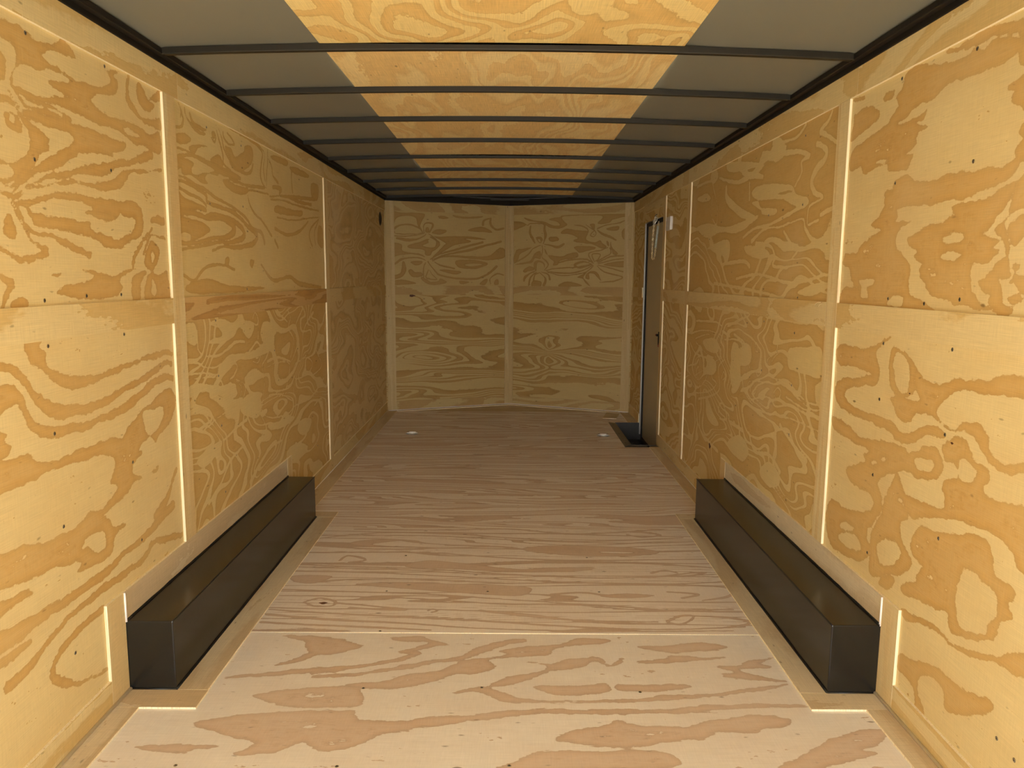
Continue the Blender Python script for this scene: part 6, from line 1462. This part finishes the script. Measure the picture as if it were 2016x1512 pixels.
for q in range(3):
    bm = bmesh.new()
    link_bm(bm, C_((1.203, 6.46 - q * .035, 1.80 + q * .010)), (0, .3, 1), q * .8, 0.024, 0.011, 0.0036)
    bm_obj('snap_ring', bm, M_BRIGHT, ch)

# ------------------------------------------------------------------ white box on the right wall
wb = empty('switch_box', (XW, 5.87, 1.752), 'small white plastic box mounted high on the right wall beside the door', 'switch box')
bm = bmesh.new(); add_box(bm, (-0.022, -0.080, -0.052), (0.0, 0.080, 0.048), 0.007, 3)
bm_obj('housing', bm, M_WHITE, wb, smooth=False)
bm = bmesh.new(); add_box(bm, (-0.025, 0.055, 0.02), (-0.021, 0.070, 0.032), 0.002, 1)
bm_obj('button', bm, M_CAULK, wb)

# ------------------------------------------------------------------ round vent on the left wall
vt = empty('wall_vent', (-XW, 7.335, 1.876), 'dark round vent high on the left wall near the nose corner', 'vent')
bm = bmesh.new()
MV = Matrix.Rotation(math.pi / 2, 4, 'Y')
add_lathe(bm, [(0.062, 0.0), (0.062, 0.004), (0.052, 0.007), (0.049, 0.003), (0.049, 0.0005)], MV, 28)
bm_obj('vent_ring', bm, M_BEAD, vt, smooth=True)
bm = bmesh.new()
add_lathe(bm, [(0.05, 0.001), (0, 0.001)], MV, 28)
for i in range(5):
    add_box(bm, (0.001, -0.044 + .0, -0.036 + i * .018 - .003), (0.005, 0.044, -0.036 + i * .018 + .003))
bm_obj('vent_grille', bm, M_GASK, vt)

# ------------------------------------------------------------------ floor tie-downs
def d_ring(x, y, label):
    t = empty('tie_down_ring', (x, y, 0.0028), label, 'tie-down', 'recessed tie-downs in the floor')
    bm = bmesh.new()
    n = 24
    outer = [bm.verts.new((0.062 * (abs(math.cos(a)) ** .6) * (1 if math.cos(a) > 0 else -1), 0.052 * (abs(math.sin(a)) ** .6) * (1 if math.sin(a) > 0 else -1), 0.001)) for a in (2 * math.pi * i / n for i in range(n))]
    mid = [bm.verts.new((v.co.x * .93, v.co.y * .93, 0.0035)) for v in outer]
    inn = [bm.verts.new((v.co.x * .76, v.co.y * .74, 0.0030)) for v in outer]
    bot = [bm.verts.new((v.co.x * .70, v.co.y * .68, 0.0008)) for v in outer]
    for A, B in ((outer, mid), (mid, inn), (inn, bot)):
        for i in range(n):
            bm.faces.new((A[i], A[(i + 1) % n], B[(i + 1) % n], B[i]))
    bm.faces.new(bot)
    pan = bm_obj('pan', bm, [M_ZINC, M_PAN], t)
    for f in pan.data.polygons:
        if abs(f.center.x) < 0.0495 and abs(f.center.y) < 0.0415:
            f.material_index = 1
    bm = bmesh.new()
    pts = [(0.040, 0.018, .008)] + [(0.043 * math.cos(a), -0.012 + 0.030 * math.sin(a), .012 if math.sin(a) < -.5 else .009) for a in (math.pi * 2 - math.pi * i / 10 for i in range(11))] + [(-0.040, 0.018, .008)]
    add_tube(bm, pts, 0.0062, 8, closed=True)
    bm_obj('ring', bm, M_BRIGHT, t, smooth=True)
    bm = bmesh.new(); add_box(bm, (-0.028, 0.006, 0.001), (0.028, 0.028, 0.014), 0.004, 2)
    bm_obj('strap', bm, M_ZINC, t)
    bm = bmesh.new(); add_lathe(bm, [(0.008, .001), (0.007, 0.005), (0, 0.006)], Matrix.Translation((0, -0.012, 0)), 8)
    bm_obj('bolt', bm, M_JAMB, t)
d_ring(-0.822, 6.44, 'zinc recessed tie-down ring in the floor near the left wall')
d_ring(0.815, 6.40, 'zinc recessed tie-down ring in the floor beside the step well')

# splinters hanging on the right middle strip
sp = empty('wood_splinter', (XW - TS, 2.955, 1.246), 'pale wood splinters on the right wall middle strip beside the near post', 'splinter')
bm = bmesh.new()
add_tube(bm, [(-.001, .055, -.008), (-.008, 0.03, -.001), (-.012, 0.002, .005), (-.010, -.02, .006)], 0.0012, 5)
bm_obj('sliver', bm, M_EDGE, sp)
bm = bmesh.new()
add_tube(bm, [(-.001, .02, -.012), (-.008, -0.01, -.002), (-.010, -0.045, .002)], 0.0011, 5)
bm_obj('sliver', bm, M_EDGE, sp)
# bits of silver tape and drips along the nose rail
